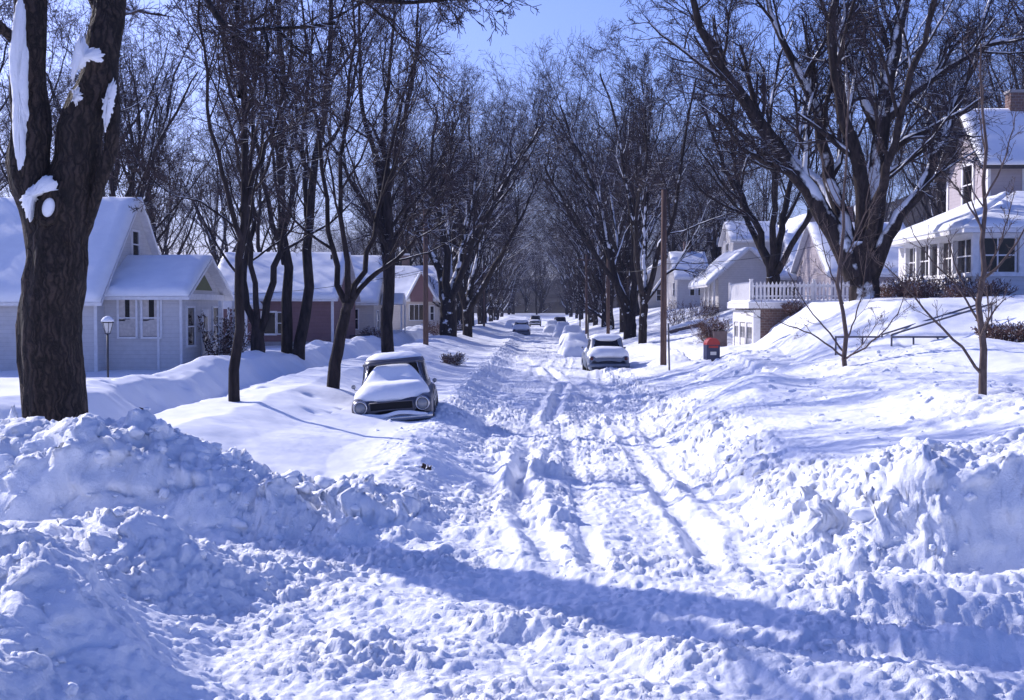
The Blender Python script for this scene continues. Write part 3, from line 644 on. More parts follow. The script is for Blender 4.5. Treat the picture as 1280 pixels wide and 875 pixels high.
# --- young trees with low thin branches on the right bank
def sapling(px, py, Y0, pts, seed, label, top):
    X0 = X_(px, Y0); zb = h1(X0, Y0); k = FPX / Y0; p = lambda a, b, dy=0: ((a - px) / k, dy, Z_(b, Y0) - zb)
    limbs = [([p(a, b, d) for a, b, d in l], r0, r1) for l, r0, r1 in pts]
    tmh = tree_mesh(seed, limbs, (7, 4, 3), bark='young', twig='young', rmin=.0035, trunk_sides=10, knob=.03, tm=.3, lrs=(.30, .45, .45, .4), angs=(34, 36, 36, 36), trops=(.12, .06, .03, 0), rr=.42)
    make_tree('young_tree', (X0, Y0, zb), tmh, label)
sapling(1054, 460, 27, [([(1054, 480, 0), (1055, 430, 0), (1051, 350, 0), (1050, 260, 0), (1056, 180, 0), (1058, 110, 0)], .062, .012),
    ([(1053, 446, 0), (1015, 420, -.2), (975, 405, -.4), (940, 395, -.5)], .022, .006), ([(1053, 440, 0), (1030, 405, .3), (1005, 372, .5), (990, 335, .6)], .022, .006),
    ([(1056, 448, 0), (1085, 425, -.3), (1110, 395, -.4), (1128, 350, -.4)], .022, .006), ([(1055, 430, 0), (1075, 395, .5), (1090, 350, .8), (1096, 300, 1)], .02, .006),
    ([(1052, 380, 0), (1035, 330, .2), (1022, 270, .3)], .02, .006), ([(1051, 330, 0), (1074, 270, -.2), (1084, 200, -.3)], .02, .006),
    ([(1053, 450, 0), (1060, 430, -1), (1070, 400, -1.6)], .016, .005)], 301, 'slim young tree with wide low twigs below the white picket railing', 110)
sapling(1224, 492, 18.8, [([(1224, 510, 0), (1225, 465, 0), (1220, 400, 0), (1224, 320, 0), (1226, 240, 0), (1222, 150, 0), (1218, 60, 0)], .072, .012),
    ([(1222, 465, 0), (1190, 430, -.2), (1150, 392, -.3), (1112, 352, -.4), (1090, 330, -.4)], .026, .006), ([(1224, 428, 0), (1240, 395, .2), (1262, 372, .3)], .022, .006),
    ([(1220, 405, 0), (1200, 360, .2), (1168, 322, .4), (1140, 270, .5)], .02, .005), ([(1222, 350, 0), (1246, 300, 0), (1262, 240, 0)], .02, .005),
    ([(1224, 290, 0), (1200, 240, .2), (1172, 205, .3)], .02, .005), ([(1225, 250, 0), (1244, 200, -.2), (1256, 140, -.2)], .018, .005), ([(1222, 420, 0), (1214, 390, -.6), (1190, 350, -1.2)], .016, .005)], 302,
    'young street tree with one long diagonal lower branch at the right edge', 60)

# --- trees of the left verge and yards that can be told apart
def left_tree(px, Y0, limbs_px, seed, label, counts=(8, 7, 6, 5), kind='elm_tree', bark='bark', tm=.3, lrs=(.4, .5, .5, .5), rmin=.006, angs=(32, 38, 40, 42)):
    X0 = X_(px, Y0); zb = h1(X0, Y0); k = FPX / Y0
    limbs = [([((a - px) / k, d, Z_(b, Y0) - zb) for a, b, d in l], r0, r1) for l, r0, r1 in limbs_px]
    return make_tree(kind, (X0, Y0, zb), tree_mesh(seed, limbs, counts, bark=bark, tm=tm, lrs=lrs, rmin=rmin, angs=angs), label)
left_tree(293, 25.2, [([(292, 530, 0), (294, 450, 0), (297, 350, 0), (303, 250, .1), (300, 140, .2), (296, 20, .3), (290, -100, .5)], .125, .03),
    ([(301, 300, 0), (285, 230, -.2), (268, 150, -.4), (262, 40, -.5), (255, -60, -.5)], .06, .015), ([(301, 265, 0), (325, 190, .3), (350, 110, .5), (362, 20, .5)], .06, .015),
    ([(299, 180, .1), (330, 100, -.6), (350, 0, -1)], .05, .012), ([(298, 120, .1), (270, 40, .8), (262, -60, 1)], .05, .012), ([(300, 290, 0), (255, 255, .2), (205, 240, .4), (160, 200, .5)], .03, .008)],
    401, 'straight slender tree standing in smooth sunlit snow, nearest the corner elm', kind='street_tree', tm=.35)
left_tree(415, 31, [([(413, 510, 0), (419, 450, 0), (428, 405, 0), (434, 380, 0)], .17, .12),
    ([(432, 392, 0), (420, 345, .1), (408, 280, .2), (400, 180, .3), (380, 60, .4), (372, -40, .5)], .09, .02), ([(434, 388, 0), (436, 320, -.2), (428, 220, -.3), (440, 110, -.4), (450, -20, -.4)], .09, .02),
    ([(436, 385, 0), (462, 345, .2), (500, 320, .3), (530, 270, .4), (570, 180, .4)], .08, .02), ([(440, 372, 0), (458, 310, .5), (472, 230, 1), (500, 120, 1.2), (520, 20, 1.3)], .08, .02)],
    402, 'leaning forked tree with four rising stems behind the buried car on the left', kind='street_tree')
left_tree(322, 43, [([(322, 455, 0), (320, 425, 0), (321, 410, 0)], .27, .2), ([(318, 425, 0), (306, 370, 0), (302, 330, .2), (312, 260, .4), (300, 150, .6), (285, 40, .8)], .15, .03),
    ([(322, 420, 0), (334, 360, .2), (347, 310, .3), (362, 240, .4), (352, 130, .5), (345, 10, .6)], .15, .03), ([(321, 415, 0), (322, 350, -.6), (318, 270, -1), (330, 150, -1.6), (335, 20, -2)], .12, .03)],
    403, 'low-forking tree with lumps of snow in its crotch before the pink house')
left_tree(365, 46.5, [([(358, 460, 0), (355, 400, 0), (356, 320, 0), (348, 220, .2), (352, 120, .3), (345, 0, .4), (340, -90, .5)], .24, .05), ([(372, 460, 0), (378, 390, 0), (384, 300, 0), (393, 220, 0), (410, 120, -.3), (418, 10, -.5), (430, -60, -.5)], .24, .05),
    ([(355, 330, 0), (340, 250, -1), (325, 150, -1.5), (318, 50, -2)], .12, .03), ([(388, 280, 0), (372, 200, 1), (378, 100, 1.5), (380, 0, 2)], .12, .03)],
    404, 'pair of tall dark trunks from one root with a snow stripe down the left one', tm=.35)
left_tree(484, 51, [([(484, 455, 0), (484, 400, 0), (485, 330, 0), (485, 270, 0), (482, 200, 0)], .27, .17), ([(485, 290, 0), (470, 200, .2), (450, 120, .4), (448, 20, .5), (452, -60, .5)], .14, .03), ([(484, 260, 0), (498, 180, -.4), (520, 100, -.8), (528, 0, -1)], .14, .03),
    ([(484, 230, 0), (478, 140, .9), (488, 40, 1.2), (480, -60, 1.5)], .13, .03), ([(485, 320, 0), (510, 260, .6), (548, 200, 1), (575, 130, 1.2)], .1, .02), ([(484, 300, 0), (455, 250, -.8), (425, 190, -1.4), (405, 110, -1.8)], .1, .02)],
    405, 'tall straight elm behind the buried car, left of the brown pole')
left_tree(560, 84, [([(560, 450, 0), (560, 400, 0), (560, 372, 0)], .62, .5), ([(560, 385, 0), (545, 330, 0), (520, 280, .5), (505, 200, 1), (495, 120, 1.5)], .32, .05), ([(560, 380, 0), (558, 310, -1), (545, 230, -2), (548, 140, -3)], .32, .05),
    ([(562, 380, 0), (575, 320, 1), (590, 240, 2), (600, 150, 3)], .3, .05), ([(563, 380, 0), (580, 340, -2), (610, 280, -4), (650, 210, -5), (680, 170, -6)], .28, .05), ([(560, 370, 0), (560, 300, 3), (540, 200, 5)], .28, .05)],
    406, 'thick-boled elm in the left row just past the brown pole', bark='bark_snowy', counts=(9, 7, 6, 5), rmin=.010)
left_tree(590, 90, [([(584, 440, 0), (584, 400, 0), (582, 375, 0)], .38, .3), ([(584, 400, 0), (590, 350, 0), (600, 300, 1), (590, 220, 2), (585, 140, 2)], .26, .05), ([(583, 385, 0), (572, 330, -1), (568, 250, -2), (570, 160, -3)], .26, .05),
    ([(586, 390, 0), (615, 340, -1), (645, 290, -3), (672, 230, -4)], .26, .05), ([(584, 380, 0), (600, 300, 3), (625, 210, 4), (640, 150, 5)], .24, .05)],
    407, 'forked elm close behind the thick-boled one in the left row', bark='bark_snowy', counts=(9, 7, 6, 5), rmin=.010)
# --- right row, the two in front
left_tree(803, 67, [([(803, 450, 0), (803, 410, 0), (805, 375, 0)], .24, .2), ([(805, 380, 0), (795, 320, 0), (785, 240, .5), (770, 150, 1), (750, 90, 1)], .17, .04), ([(805, 378, 0), (822, 320, -.5), (840, 260, -1), (850, 180, -1.5), (862, 110, -2)], .17, .04),
    ([(805, 375, 0), (808, 300, 1.5), (812, 200, 2.5), (820, 100, 3)], .17, .04), ([(806, 378, 0), (838, 340, 1), (868, 300, 2), (900, 240, 3)], .13, .03), ([(804, 370, 0), (790, 290, -2), (800, 190, -3), (795, 110, -3)], .13, .03)],
    408, 'slim-trunked elm spreading wide just left of the tall brown pole', bark='bark_snowy', counts=(9, 7, 6, 5), rmin=.009)
left_tree(787, 78, [([(788, 440, 0), (787, 405, 0), (786, 390, 0)], .42, .34), ([(785, 400, 0), (772, 360, 0), (760, 310, 0), (748, 250, .5), (720, 180, 1), (700, 130, 1)], .26, .05), ([(789, 400, 0), (790, 330, -1), (786, 250, -2), (775, 170, -2)], .24, .05),
    ([(787, 395, 0), (768, 330, 3), (742, 260, 5), (715, 210, 6)], .22, .05), ([(788, 395, 0), (805, 320, 2), (830, 240, 4), (835, 150, 5)], .22, .05), ([(786, 380, 0), (750, 330, -2), (712, 280, -4), (680, 220, -6)], .2, .05)],
    409, 'twin-stemmed elm with a snow-filled fork beyond the blue car', bark='bark_snowy', counts=(9, 7, 6, 5), rmin=.009)
left_tree(963, 64, [([(966, 400, 0), (966, 360, 0), (964, 345, 0)], .42, .34), ([(963, 350, 0), (952, 305, 0), (932, 255, .5), (905, 200, 1), (880, 130, 1)], .24, .05), ([(964, 345, 0), (960, 280, -1), (955, 200, -2), (940, 120, -2)], .22, .05),
    ([(966, 348, 0), (972, 300, 0), (985, 250, .5), (1000, 180, 1), (990, 90, 1)], .24, .05), ([(966, 345, 0), (990, 290, -2), (1020, 230, -3), (1040, 150, -4)], .18, .04), ([(964, 340, 0), (940, 270, 2), (925, 180, 3), (930, 90, 4)], .2, .04)],
    410, 'dark vase-shaped elm rising behind the left end of the picket railing', counts=(9, 7, 6, 5), rmin=.009)

# --- prototypes for the rows and the woods, copied
protos = []
pl = [(11, 17, .36, 3.6, 6, 6.5), (12, 15.5, .30, 3.0, 5, 5.5), (13, 18, .40, 4.2, 6, 7.2), (14, 16.5, .30, 5.0, 5, 5.0)]
for k_, (sd, h_, r_, fk, n_, sp) in enumerate(pl):
    protos.append(('vase', tree_mesh(sd, vase_limbs(sd, h_, r_, fk, n_, sp), (7, 7, 5, 4), bark='bark_snowy', rmin=.009)))
for sd, h_ in ((21, 17), (22, 15), (23, 18)):
    protos.append(('tall', tree_mesh(sd, single_limbs(sd, h_, .24, (random.Random(sd).uniform(-.05, .05), 0), 7), (6, 5, 5, 3), bark='bark', rmin=.010, lrs=(.42, .5, .5, .5))))
made = {}
def place(i, x, y, label, group, kind='elm_tree', s=1, rz=None, z=None):
    rz = rng.uniform(0, 6.28) if rz is None else rz; z = (hill_h(x, y) if y > 105 and abs(x) > 20 else h1(x, y)) if z is None else z
    if i not in made: made[i] = make_tree(kind, (x, y, z), protos[i][1], label, group, rz=rz, s=s); return made[i]
    o = copy_thing(made[i], (x, y, z), rz, s, label, group); o.name = kind; return o
k_ = 0
for side, ex, yy in ((-1, -6.4, [104, 116, 129, 143, 158, 175, 194, 216, 242, 272]), (1, 6.2, [92, 104, 117, 131, 146, 163, 183, 206, 234, 268])):
    for n_, y in enumerate(yy):
        sd = 'left' if side < 0 else 'right'
        place(k_ % 4, ex + rng.uniform(-.4, .4), y, f'arching bare elm of the far {sd} row where the street narrows away', f'elms lining the far {sd} side of the street', s=rng.uniform(.85, 1.05), z=.4); k_ += 1
# woods and yard trees: (label, group, list)
def scatter(label, group, n, x0, x1, y0, y1, seed, kinds=(4, 5, 6), s0=.8, s1=1.15, md=3.5, avoid=()):
    r = np.random.default_rng(seed); pts = []; tries = 0
    while len(pts) < n and tries < 4000:
        tries += 1; x = r.uniform(x0, x1); y = r.uniform(y0, y1)
        if any((x - a) ** 2 + (y - b) ** 2 < md * md for a, b in pts): continue
        if any(a0 < x < a1 and b0 < y < b1 for a0, a1, b0, b1 in avoid): continue
        pts.append((x, y))
    for j, (x, y) in enumerate(pts): place(kinds[j % len(kinds)], x, y, label, group, 'bare_tree', s=r.uniform(s0, s1), rz=r.uniform(0, 6.28))
hs = [(-24, -11, 40, 52), (-19, -9.5, 66, 80), (-16, -8, 76, 92), (-16, -7, 100, 118), (12, 30, 38, 56), (9, 22, 54, 66), (13, 26, 68, 82), (9, 24, 76, 104), (10, 20, 105, 120)]
scatter('bare tree among the crowns behind the white cottage on the left', 'trees behind the white cottage', 8, -34, -17, 50, 78, 1, (4, 5, 6, 1), avoid=hs)
scatter('bare tree behind the pink house and its neighbours', 'trees behind the left row of houses', 13, -46, -13, 82, 150, 2, (4, 5, 6, 0), avoid=hs)
scatter('bare yard tree between the houses far up the left side', 'yard trees far up the left side', 8, -17, -9, 122, 200, 3, (5, 1, 3), avoid=hs)
scatter('bare tree standing behind the sunporch house on the right', 'trees behind the sunporch house', 11, 18, 40, 58, 95, 4, (4, 5, 6, 2), avoid=hs)
scatter('bare tree on the dark slope above the right-hand houses', 'trees on the right slope', 26, 20, 78, 96, 190, 5, (4, 5, 6, 3), avoid=hs)
scatter('bare yard tree between the houses far up the right side', 'yard trees far up the right side', 9, 9.5, 20, 110, 200, 6, (5, 1, 3), avoid=hs)
scatter('bare tree in the wood closing the end of the street', 'trees closing the end of the street', 60, -45, 45, 262, 330, 7, (0, 2, 4, 6), s0=.75, s1=1.05, md=4)
scatter('bare tree of the distant wood beyond the left yards', 'trees of the distant left wood', 14, -95, -40, 110, 220, 8, (4, 5, 6, 0), md=5)

# --- shrubs
def shrub_mesh(seed, w, h, n=60, rmin=.006):
    r = np.random.default_rng(seed); a = r.random(n) * 6.28; rad = r.random(n) ** .5 * w * .35
    P0 = np.stack([np.cos(a) * rad, np.sin(a) * rad, -.1 + 0 * a], 1); d = unit(np.stack([np.cos(a) * w * .5, np.sin(a) * w * .5, h * (1 + .3 * r.normal(size=n))], 1))
    pts = [P0]; p = P0
    for k in range(4): d = unit(d + .14 * r.normal(size=(n, 3))); p = p + d * (h / 4) * (.7 + .5 * r.random((n, 1))); pts.append(p)
    P = np.stack(pts, 1); R = np.repeat(np.linspace(.014, .007, 5)[None], n, 0); L = np.full(n, h); V, F = tubes(P, R, 3, 0); vs_ = [V]; fs_ = [F]; off = len(V)
    for nc in (6, 4):
        P, R, L = spawn(r, P, R, nc, 40, .38, L, .2, K=3, rmin=rmin); V, F = tubes(P, R, 3, off); vs_.append(V); fs_.append(F); off += len(V)
    return np.concatenate(vs_), np.concatenate(fs_)
def shrub(x, y, w, h, seed, label, n=60, z=None, rmin=.006):
    V, F = shrub_mesh(seed, w, h, n, rmin); root = empty('shrub', (x, y, h1(x, y) if z is None else z), 0, label, 'shrub')
    np_mesh('twigs', V, [F], M['shrub'], root)
shrub(X_(893, 58), 58.5, .7, 1.4, 1, 'dense brown shrub left of the garage doors', 70, .95, .009)
shrub(11.0, 55.2, .5, .6, 2, 'snowy shrub against the brick side of the garage', 90, rmin=.01)
shrub(10.6, 28.2, 1.6, .55, 3, 'dark low shrub on the bank at the right edge', 160, rmin=.011)
shrub(12.6, 41, 1.9, .95, 4, 'twiggy hedge bush under the left sunporch windows', 150, 3.05, .011)
shrub(12.9, 44.6, 1.7, .8, 5, 'lower hedge bush by the far corner of the sunporch', 120, 3.05, .011)
shrub(13.2, 38.6, 1.4, .7, 6, 'small hedge bush at the near corner of the sunporch', 110, 3.05, .011)
shrub(X_(567, 52), 52, .55, .55, 7, 'small bare bush poking from the snow right of the brown pole', 60, rmin=.009)
shrub(X_(850, 74), 74, 1.4, 1.7, 8, 'tall thin bush on the slope behind the mailbox', 26, rmin=.009)
shrub(X_(880, 78), 79, 1.2, 1.2, 9, 'thin bush below the small white bungalow', 30, rmin=.01)
shrub(X_(545, 90), 96, 2.0, 1.2, 10, 'bush beside the steps of the far cream house', 80, rmin=.012)
shrub(X_(470, 74), 73.5, 1.2, .9, 11, 'dark bush at the railing of the cream house', 70, .9, rmin=.012)

# ------------------------------------------------------------------ houses
def window(parent, axis, pos, a0, a1, z0, z1, face, cols=1, rows=2, curtain=False, fr=.07, name='window'):
    """axis 'x': wall faces +-x at x=pos spanning y a0..a1 ; axis 'y': wall faces +-y at y=pos spanning x a0..a1. face = +1/-1"""
    def bx(m, u0, u1, d0, d1, w0, w1):
        d0, d1 = sorted((pos + face * d0, pos + face * d1))
        (m.box(u0, u1, d0, d1, w0, w1) if axis == 'y' else m.box(d0, d1, u0, u1, w0, w1))
    g = MB(); bx(g, a0, a1, .004, .018, z0, z1); go = g.build(name, M['glass'], parent)
    f = MB(); bx(f, a0 - fr, a0, -.01, .06, z0 - fr, z1 + fr); bx(f, a1, a1 + fr, -.01, .06, z0 - fr, z1 + fr)
    bx(f, a0, a1, -.01, .06, z1, z1 + fr); bx(f, a0 - fr * .6, a1 + fr * .6, -.01, .09, z0 - fr, z0)
    for c in range(1, cols): u = a0 + (a1 - a0) * c / cols; bx(f, u - .02, u + .02, .018, .05, z0, z1)
    for r in range(1, rows): w = z0 + (z1 - z0) * r / rows; bx(f, a0, a1, .020, .047, w - .022, w + .022)
    f.build('frame', M['trim'], go)
    if curtain:
        m = MB(); n = 14; d = .019
        pts = [(a0 + (a1 - a0) * k / n, .0195 + .006 * (k % 2)) for k in range(n + 1)]
        for k in range(n): bx(m, pts[k][0], pts[k + 1][0], .0185, .021 + .002 * (k % 2), z0 + .02, z0 + (z1 - z0) * .46)
        for k in range(5): bx(m, a0 + k * .04, a0 + .04 + k * .04, .0185, .021 + .002 * (k % 2), z0 + (z1 - z0) * .42, z1)
        for k in range(5): bx(m, a1 - .04 - k * .04, a1 - k * .04, .0185, .021 + .002 * (k % 2), z0 + (z1 - z0) * .42, z1)
        m.build('curtain', M['curtain'], go)
    return go
def gable(parent, x0, x1, y0, y1, z0, ze, zr, ridge, wall, ov=.35, snow=.22, trim=True, seed=0, name='wall', roof_t=.10, rk=None):
    """house volume with a gable roof; ridge 'x' or 'y'"""
    rk = ov if rk is None else rk
    m = MB()
    if ridge == 'x':
        ym = (y0 + y1) / 2; m.prism([(y0, z0), (y1, z0), (y1, ze), (ym, zr), (y0, ze)], 'x', x0, x1)
    else:
        xm = (x0 + x1) / 2; m.prism([(x0, z0), (x1, z0), (x1, ze), (xm, zr), (x0, ze)], 'y', y0, y1)
    w = m.build(name, wall, parent)
    m = MB(); sn = []
    if ridge == 'x':
        hw = (y1 - y0) / 2; sl = (zr - ze) / hw; e = ov; zl = ze - sl * e
        for s_, yo in ((-1, y0 - e), (1, y1 + e)):
            m.prism([(yo, zl + .01), (ym, zr + .01), (ym, zr + .01 + roof_t), (yo, zl + .01 + roof_t)], 'x', x0 - rk, x1 + rk)
            q = [(x0 - rk + .03, yo - s_ * -.02, zl + roof_t + .012), (x1 + rk - .03, yo - s_ * -.02, zl + roof_t + .012), (x1 + rk - .03, ym, zr + roof_t + .012), (x0 - rk + .03, ym, zr + roof_t + .012)]
            sn.append(q)
    else:
        hw = (x1 - x0) / 2; sl = (zr - ze) / hw; e = ov; zl = ze - sl * e
        for s_, xo in ((-1, x0 - e), (1, x1 + e)):
            m.prism([(xo, zl + .01), (xm, zr + .01), (xm, zr + .01 + roof_t), (xo, zl + .01 + roof_t)], 'y', y0 - rk, y1 + rk)
            q = [(xo, y0 - rk + .03, zl + roof_t + .012), (xo, y1 + rk - .03, zl + roof_t + .012), (xm, y1 + rk - .03, zr + roof_t + .012), (xm, y0 - rk + .03, zr + roof_t + .012)]
            sn.append(q)
    rf = m.build('roof', M['trim'] if trim else M['shingle'], parent)
    for i, q in enumerate(sn): slab('roof_snow', q, snow, M['snow_soft'], rf, 40, 22, seed + i, over=.05)
    return w, rf
def hip_roof(parent, eave, top, snow=.2, t=.1, seed=0, mat='trim'):
    """eave/top: two rectangles (x0,x1,y0,y1,z); slabs on the four sides with snow"""
    ex0, ex1, ey0, ey1, ez = eave; tx0, tx1, ty0, ty1, tz = top
    m = MB(); V = [(ex0, ey0, ez), (ex1, ey0, ez), (ex1, ey1, ez), (ex0, ey1, ez), (tx0, ty0, tz), (tx1, ty0, tz), (tx1, ty1, tz), (tx0, ty1, tz)]
    V2 = [(x, y, z - t) for x, y, z in V[:4]]
    m.add(V + V2, [(0, 1, 5, 4), (1, 2, 6, 5), (2, 3, 7, 6), (3, 0, 4, 7), (4, 5, 6, 7), (0, 1, 9, 8), (1, 2, 10, 9), (2, 3, 11, 10), (3, 0, 8, 11), (8, 9, 10, 11)])
    rf = m.build('roof', M[mat], parent)
    for i, (a, b, c, d) in enumerate(((0, 1, 5, 4), (1, 2, 6, 5), (2, 3, 7, 6), (3, 0, 4, 7))):
        q = [np.array(V[k]) + np.array([0, 0, .006]) for k in (a, b, c, d)]
        if np.linalg.norm(q[2] - q[3]) < 1e-3 and np.linalg.norm(q[0] - q[1]) < 1e-3: continue
        slab('roof_snow', q, snow, M['snow_soft'], rf, 36, 18, seed + i, over=.04)
    return rf

def left_cottage():
    g = .2
    R = empty('house', (-14, 45, 0), 0, 'white cottage with a small gabled porch wing and twin curtained windows', 'house'); R.location = (0, 0, 0)
    gable(R, -24, -14.3, 41.3, 49.2, g, 3.12, 6.55, 'x', M['white_siding'], .3, .26, seed=1, rk=.25)
    w, rf = gable(R, -14.3, -11.75, 42.0, 47.5, g, 3.2, 4.42, 'x', M['white_siding'], .32, .22, seed=5, name='porch_wing', rk=.35)
    # ridge of the wing carried back to the big roof
    m = MB()
    for x in (-14.35, ): m.box(x - .04, x + .06, 41.24, 41.3, g, 3.1)
    m.box(-11.80, -11.72, 41.96, 42.06, g, 3.18); m.box(-11.80, -11.72, 47.44, 47.54, g, 3.18); m.box(-12.55, -12.47, 41.96, 42.0, g, 3.15)
    m.build('corner_board', M['trim'], R)
    for a0 in (-13.78, -12.92): pass
    x0, x1 = X_(146, 42), X_(167, 42); window(R, 'y', 42.0, x0, x1, Z_(421, 42), Z_(374, 42), -1, 1, 2, True)
    x0, x1 = X_(176, 42), X_(198, 42); window(R, 'y', 42.0, x0, x1, Z_(421, 42), Z_(374, 42), -1, 1, 2, True)
    # pediment on the street side
    m = MB(); m.prism([(43.6, 3.42), (45.9, 3.42), (44.75, 3.98)], 'x', -11.748, -11.70); m.build('attic_panel', M['olive'], R)
    m = MB(); m.box(-11.749, -11.66, 42.0, 47.5, 3.08, 3.28); m.build('cornice', M['trim'], R)
    window(R, 'x', -11.75, 42.6, 43.5, 1.55, 2.8, 1, 1, 2, False); window(R, 'x', -11.75, 46.0, 46.8, 1.55, 2.8, 1, 1, 2, False)
    m = MB(); m.box(-11.745, -11.70, 44.4, 45.4, .6, 2.75); d = m.build('door', M['trim'], R)
    m = MB(); m.box(-11.70, -11.69, 44.65, 45.15, 1.6, 2.5); m.build('pane', M['glass'], d)
    m = MB()
    for y in (43.9, 45.9): m.box(-11.0, -10.88, y, y + .12, .5, 3.05)
    for y in (43.9, 45.9):
        for k in range(8): m.box(-11.0 + .005, -10.885, y - .28 + .005, y + .0, .7 + k * .3, .73 + k * .3)
    m.build('trellis', M['trim'], R)
    m = MB(); m.box(-11.74, -10.7, 43.7, 46.2, .3, .62); st = m.build('step', M['concrete'], R)
    slab('step_snow', [(-11.73, 43.7, .625), (-10.7, 43.7, .625), (-10.7, 46.2, .625), (-11.73, 46.2, .625)], .18, M['snow_soft'], st, 14, 20, 3)
    window(R, 'x', -14.3, 44.9, 45.6, 4.6, 5.5, 1, 1, 2, False)
left_cottage()
def vine():
    r = np.random.default_rng(31); V = []; F = []; off = 0; root = empty('climbing_vine', (-10.9, 43.9, .6), 0, 'withered snowy vine climbing the cottage porch trellis', 'vine')
    n = 34; p = np.stack([r.normal(0, .18, n), r.uniform(-.3, 1.1, n), np.zeros(n)], 1); d = np.tile([0, 0, 1.], (n, 1)); pts = [p]
    for k in range(7): d = unit(d + .35 * r.normal(size=(n, 3)) * np.array([.5, 1, .5])); p = p + d * .33 * (.5 + .7 * r.random((n, 1))); pts.append(p)
    P = np.stack(pts, 1); R = np.full((n, 8), .014); L = np.full(n, 2.)
    for nc in (None, 9, 4):
        if nc: P, R, L = spawn(r, P, R, nc, 60, .16, L, .1, K=3, rmin=.012)
        v, f = tubes(P, R, 3, off); V.append(v); F.append(f); off += len(v)
    np_mesh('stems', np.concatenate(V), [np.concatenate(F)], M['shrub'], root)
    c = P[:, -1]; nl = 900; c = c[r.integers(0, len(c), nl)] + r.normal(0, .04, (nl, 3)); a = r.normal(size=(nl, 3)); b = r.normal(size=(nl, 3)); a = unit(a) * .05; b = unit(np.cross(a, b)) * .035
    lv = np.stack([c - a, c + b, c + a, c - b], 1).reshape(-1, 3); np_mesh('dead_leaves', lv, [np.arange(nl * 4).reshape(-1, 4)], M['litter'], root)
vine()

def pink_house():
    R = empty('house', (0, 0, 0), 0, 'low pink-sided bungalow with a long blue-shadowed snow roof', 'house'); y = 70
    x0, x1 = X_(262, y), X_(416, y)
    gable(R, x0, x1, y, 78.5, 0, 3.36, 5.85, 'x', M['pink_siding'], .35, .24, seed=11, rk=.3)
    window(R, 'y', y, X_(327, y), X_(343, y), Z_(417, y), Z_(391, y), -1, 1, 1, False, .1); window(R, 'y', y, X_(346, y), X_(352, y), Z_(417, y), Z_(391, y), -1, 1, 2, False, .06)
    m = MB(); m.box(x1 - .12, x1 + .03, y - .04, y - .003, .1, 3.34); m.box(x0, x1, y - .035, y - .004, 3.2, 3.35); m.build('corner_board', M['trim'], R)
    m = MB(); m.box(x0, x1, y - .05, y - .005, .0, .95); m.build('foundation', M['concrete'], R)
    m = MB(); m.tube([(-11.8, 73.2, 5.1), (-11.8, 73.2, 5.85)], .06); m.build('vent_pipe', M['iron'], R)
    # entry porch at its left end
    xa, xb = X_(284, 67), X_(306, 67); m = MB()
    for x in (xa, xb): m.box(x - .06, x + .06, 66.95, 67.07, .3, 2.75)
    m.box(xa - .06, xb + .06, 66.98, 67.04, 1.25, 1.32); m.build('porch_post', M['trim'], R)
    m = MB(); m.prism([(xa - .5, 2.75), (xb + .3, 2.75), (xb + .3, 2.95), (xa - .5, 3.4)], 'y', 66.7, 69.9); pr = m.build('porch_roof', M['trim'], R)
    slab('porch_snow', [(xa - .5, 66.7, 3.41), (xb + .3, 66.7, 2.96), (xb + .3, 69.6, 2.96), (xa - .5, 69.6, 3.41)], .16, M['snow_soft'], pr, 16, 16, 4)
    m = MB(); m.box(X_(290, 70), X_(302, 70), 69.94, 69.99, .5, 2.6); m.build('door', M['door'], R)
pink_house()
def cream_house():
    R = empty('house', (0, 0, 0), 0, 'narrow cream house with an iron-railed stoop beyond the pink bungalow', 'house')
    x0, x1 = -14.5, X_(467, 80)
    gable(R, x0, x1, 80, 89, 0, 3.15, 6.1, 'x', M['cream_siding'], .3, .24, seed=21, rk=.3)
    window(R, 'y', 80, X_(441, 80), X_(447, 80), 1.5, 2.7, -1); 
    m = MB(); m.box(x1 + .004, x1 + .05, 83.6, 84.7, .6, 2.8); m.build('door', M['door'], R)
    window(R, 'x', x1, 81.2, 82.2, 1.4, 2.6, 1); window(R, 'x', x1, 86.2, 87.4, 1.4, 2.6, 1)
    m = MB(); m.prism([(82.9, 3.0), (85.4, 3.0), (84.15, 3.7)], 'x', x1 + .01, x1 + 1.5); pr = m.build('porch_roof', M['trim'], R)
    slab('porch_snow', [(x1 + .05, 82.9, 3.03), (x1 + 1.5, 82.9, 3.03), (x1 + 1.5, 84.15, 3.73), (x1 + .05, 84.15, 3.73)], .14, M['snow_soft'], pr, 12, 12, 6)
    [MB().box(x1 + 1.35, x1 + 1.45, y, y + .1, .6, 3.0).build('porch_post', M['trim'], R) for y in (83.0, 85.2)]
    m = MB(); m.box(x1 + .01, x1 + 1.5, 83, 85.3, .2, .7); m.build('step', M['concrete'], R)
cream_house()
def far_cream():
    R = empty('house', (0, 0, 0), 0, 'far pale house with a wide dark picture window and a mauve gable', 'house'); y = 104; x0, x1 = -12.6, X_(548, y)
    gable(R, x0, x1, y, 114, .2, 3.5, 6.2, 'x', M['cream_siding'], .35, .24, seed=31, rk=.3)
    window(R, 'y', y, X_(512, y), X_(529, y), Z_(400, y), Z_(381, y), -1, 3, 1)
    window(R, 'y', y, X_(538, y), X_(542, y), Z_(400, y), Z_(383, y), -1, 1, 2)
    gable(R, X_(513, 103.6), X_(541, 103.6), y - .6, 107, 3.3, 3.9, 5.6, 'y', M['pink_siding'], .25, .15, seed=35, name='front_gable', rk=.2)
    m = MB(); m.box(-11.6, -11.0, 109.3, 109.9, 5, 7.3); ch = m.build('chimney', M['brick'], R)
    m = MB(); m.box(-11.65, -10.95, 109.25, 109.95, 7.3, 7.45); m.build('cap', M['trim'], ch)
far_cream()
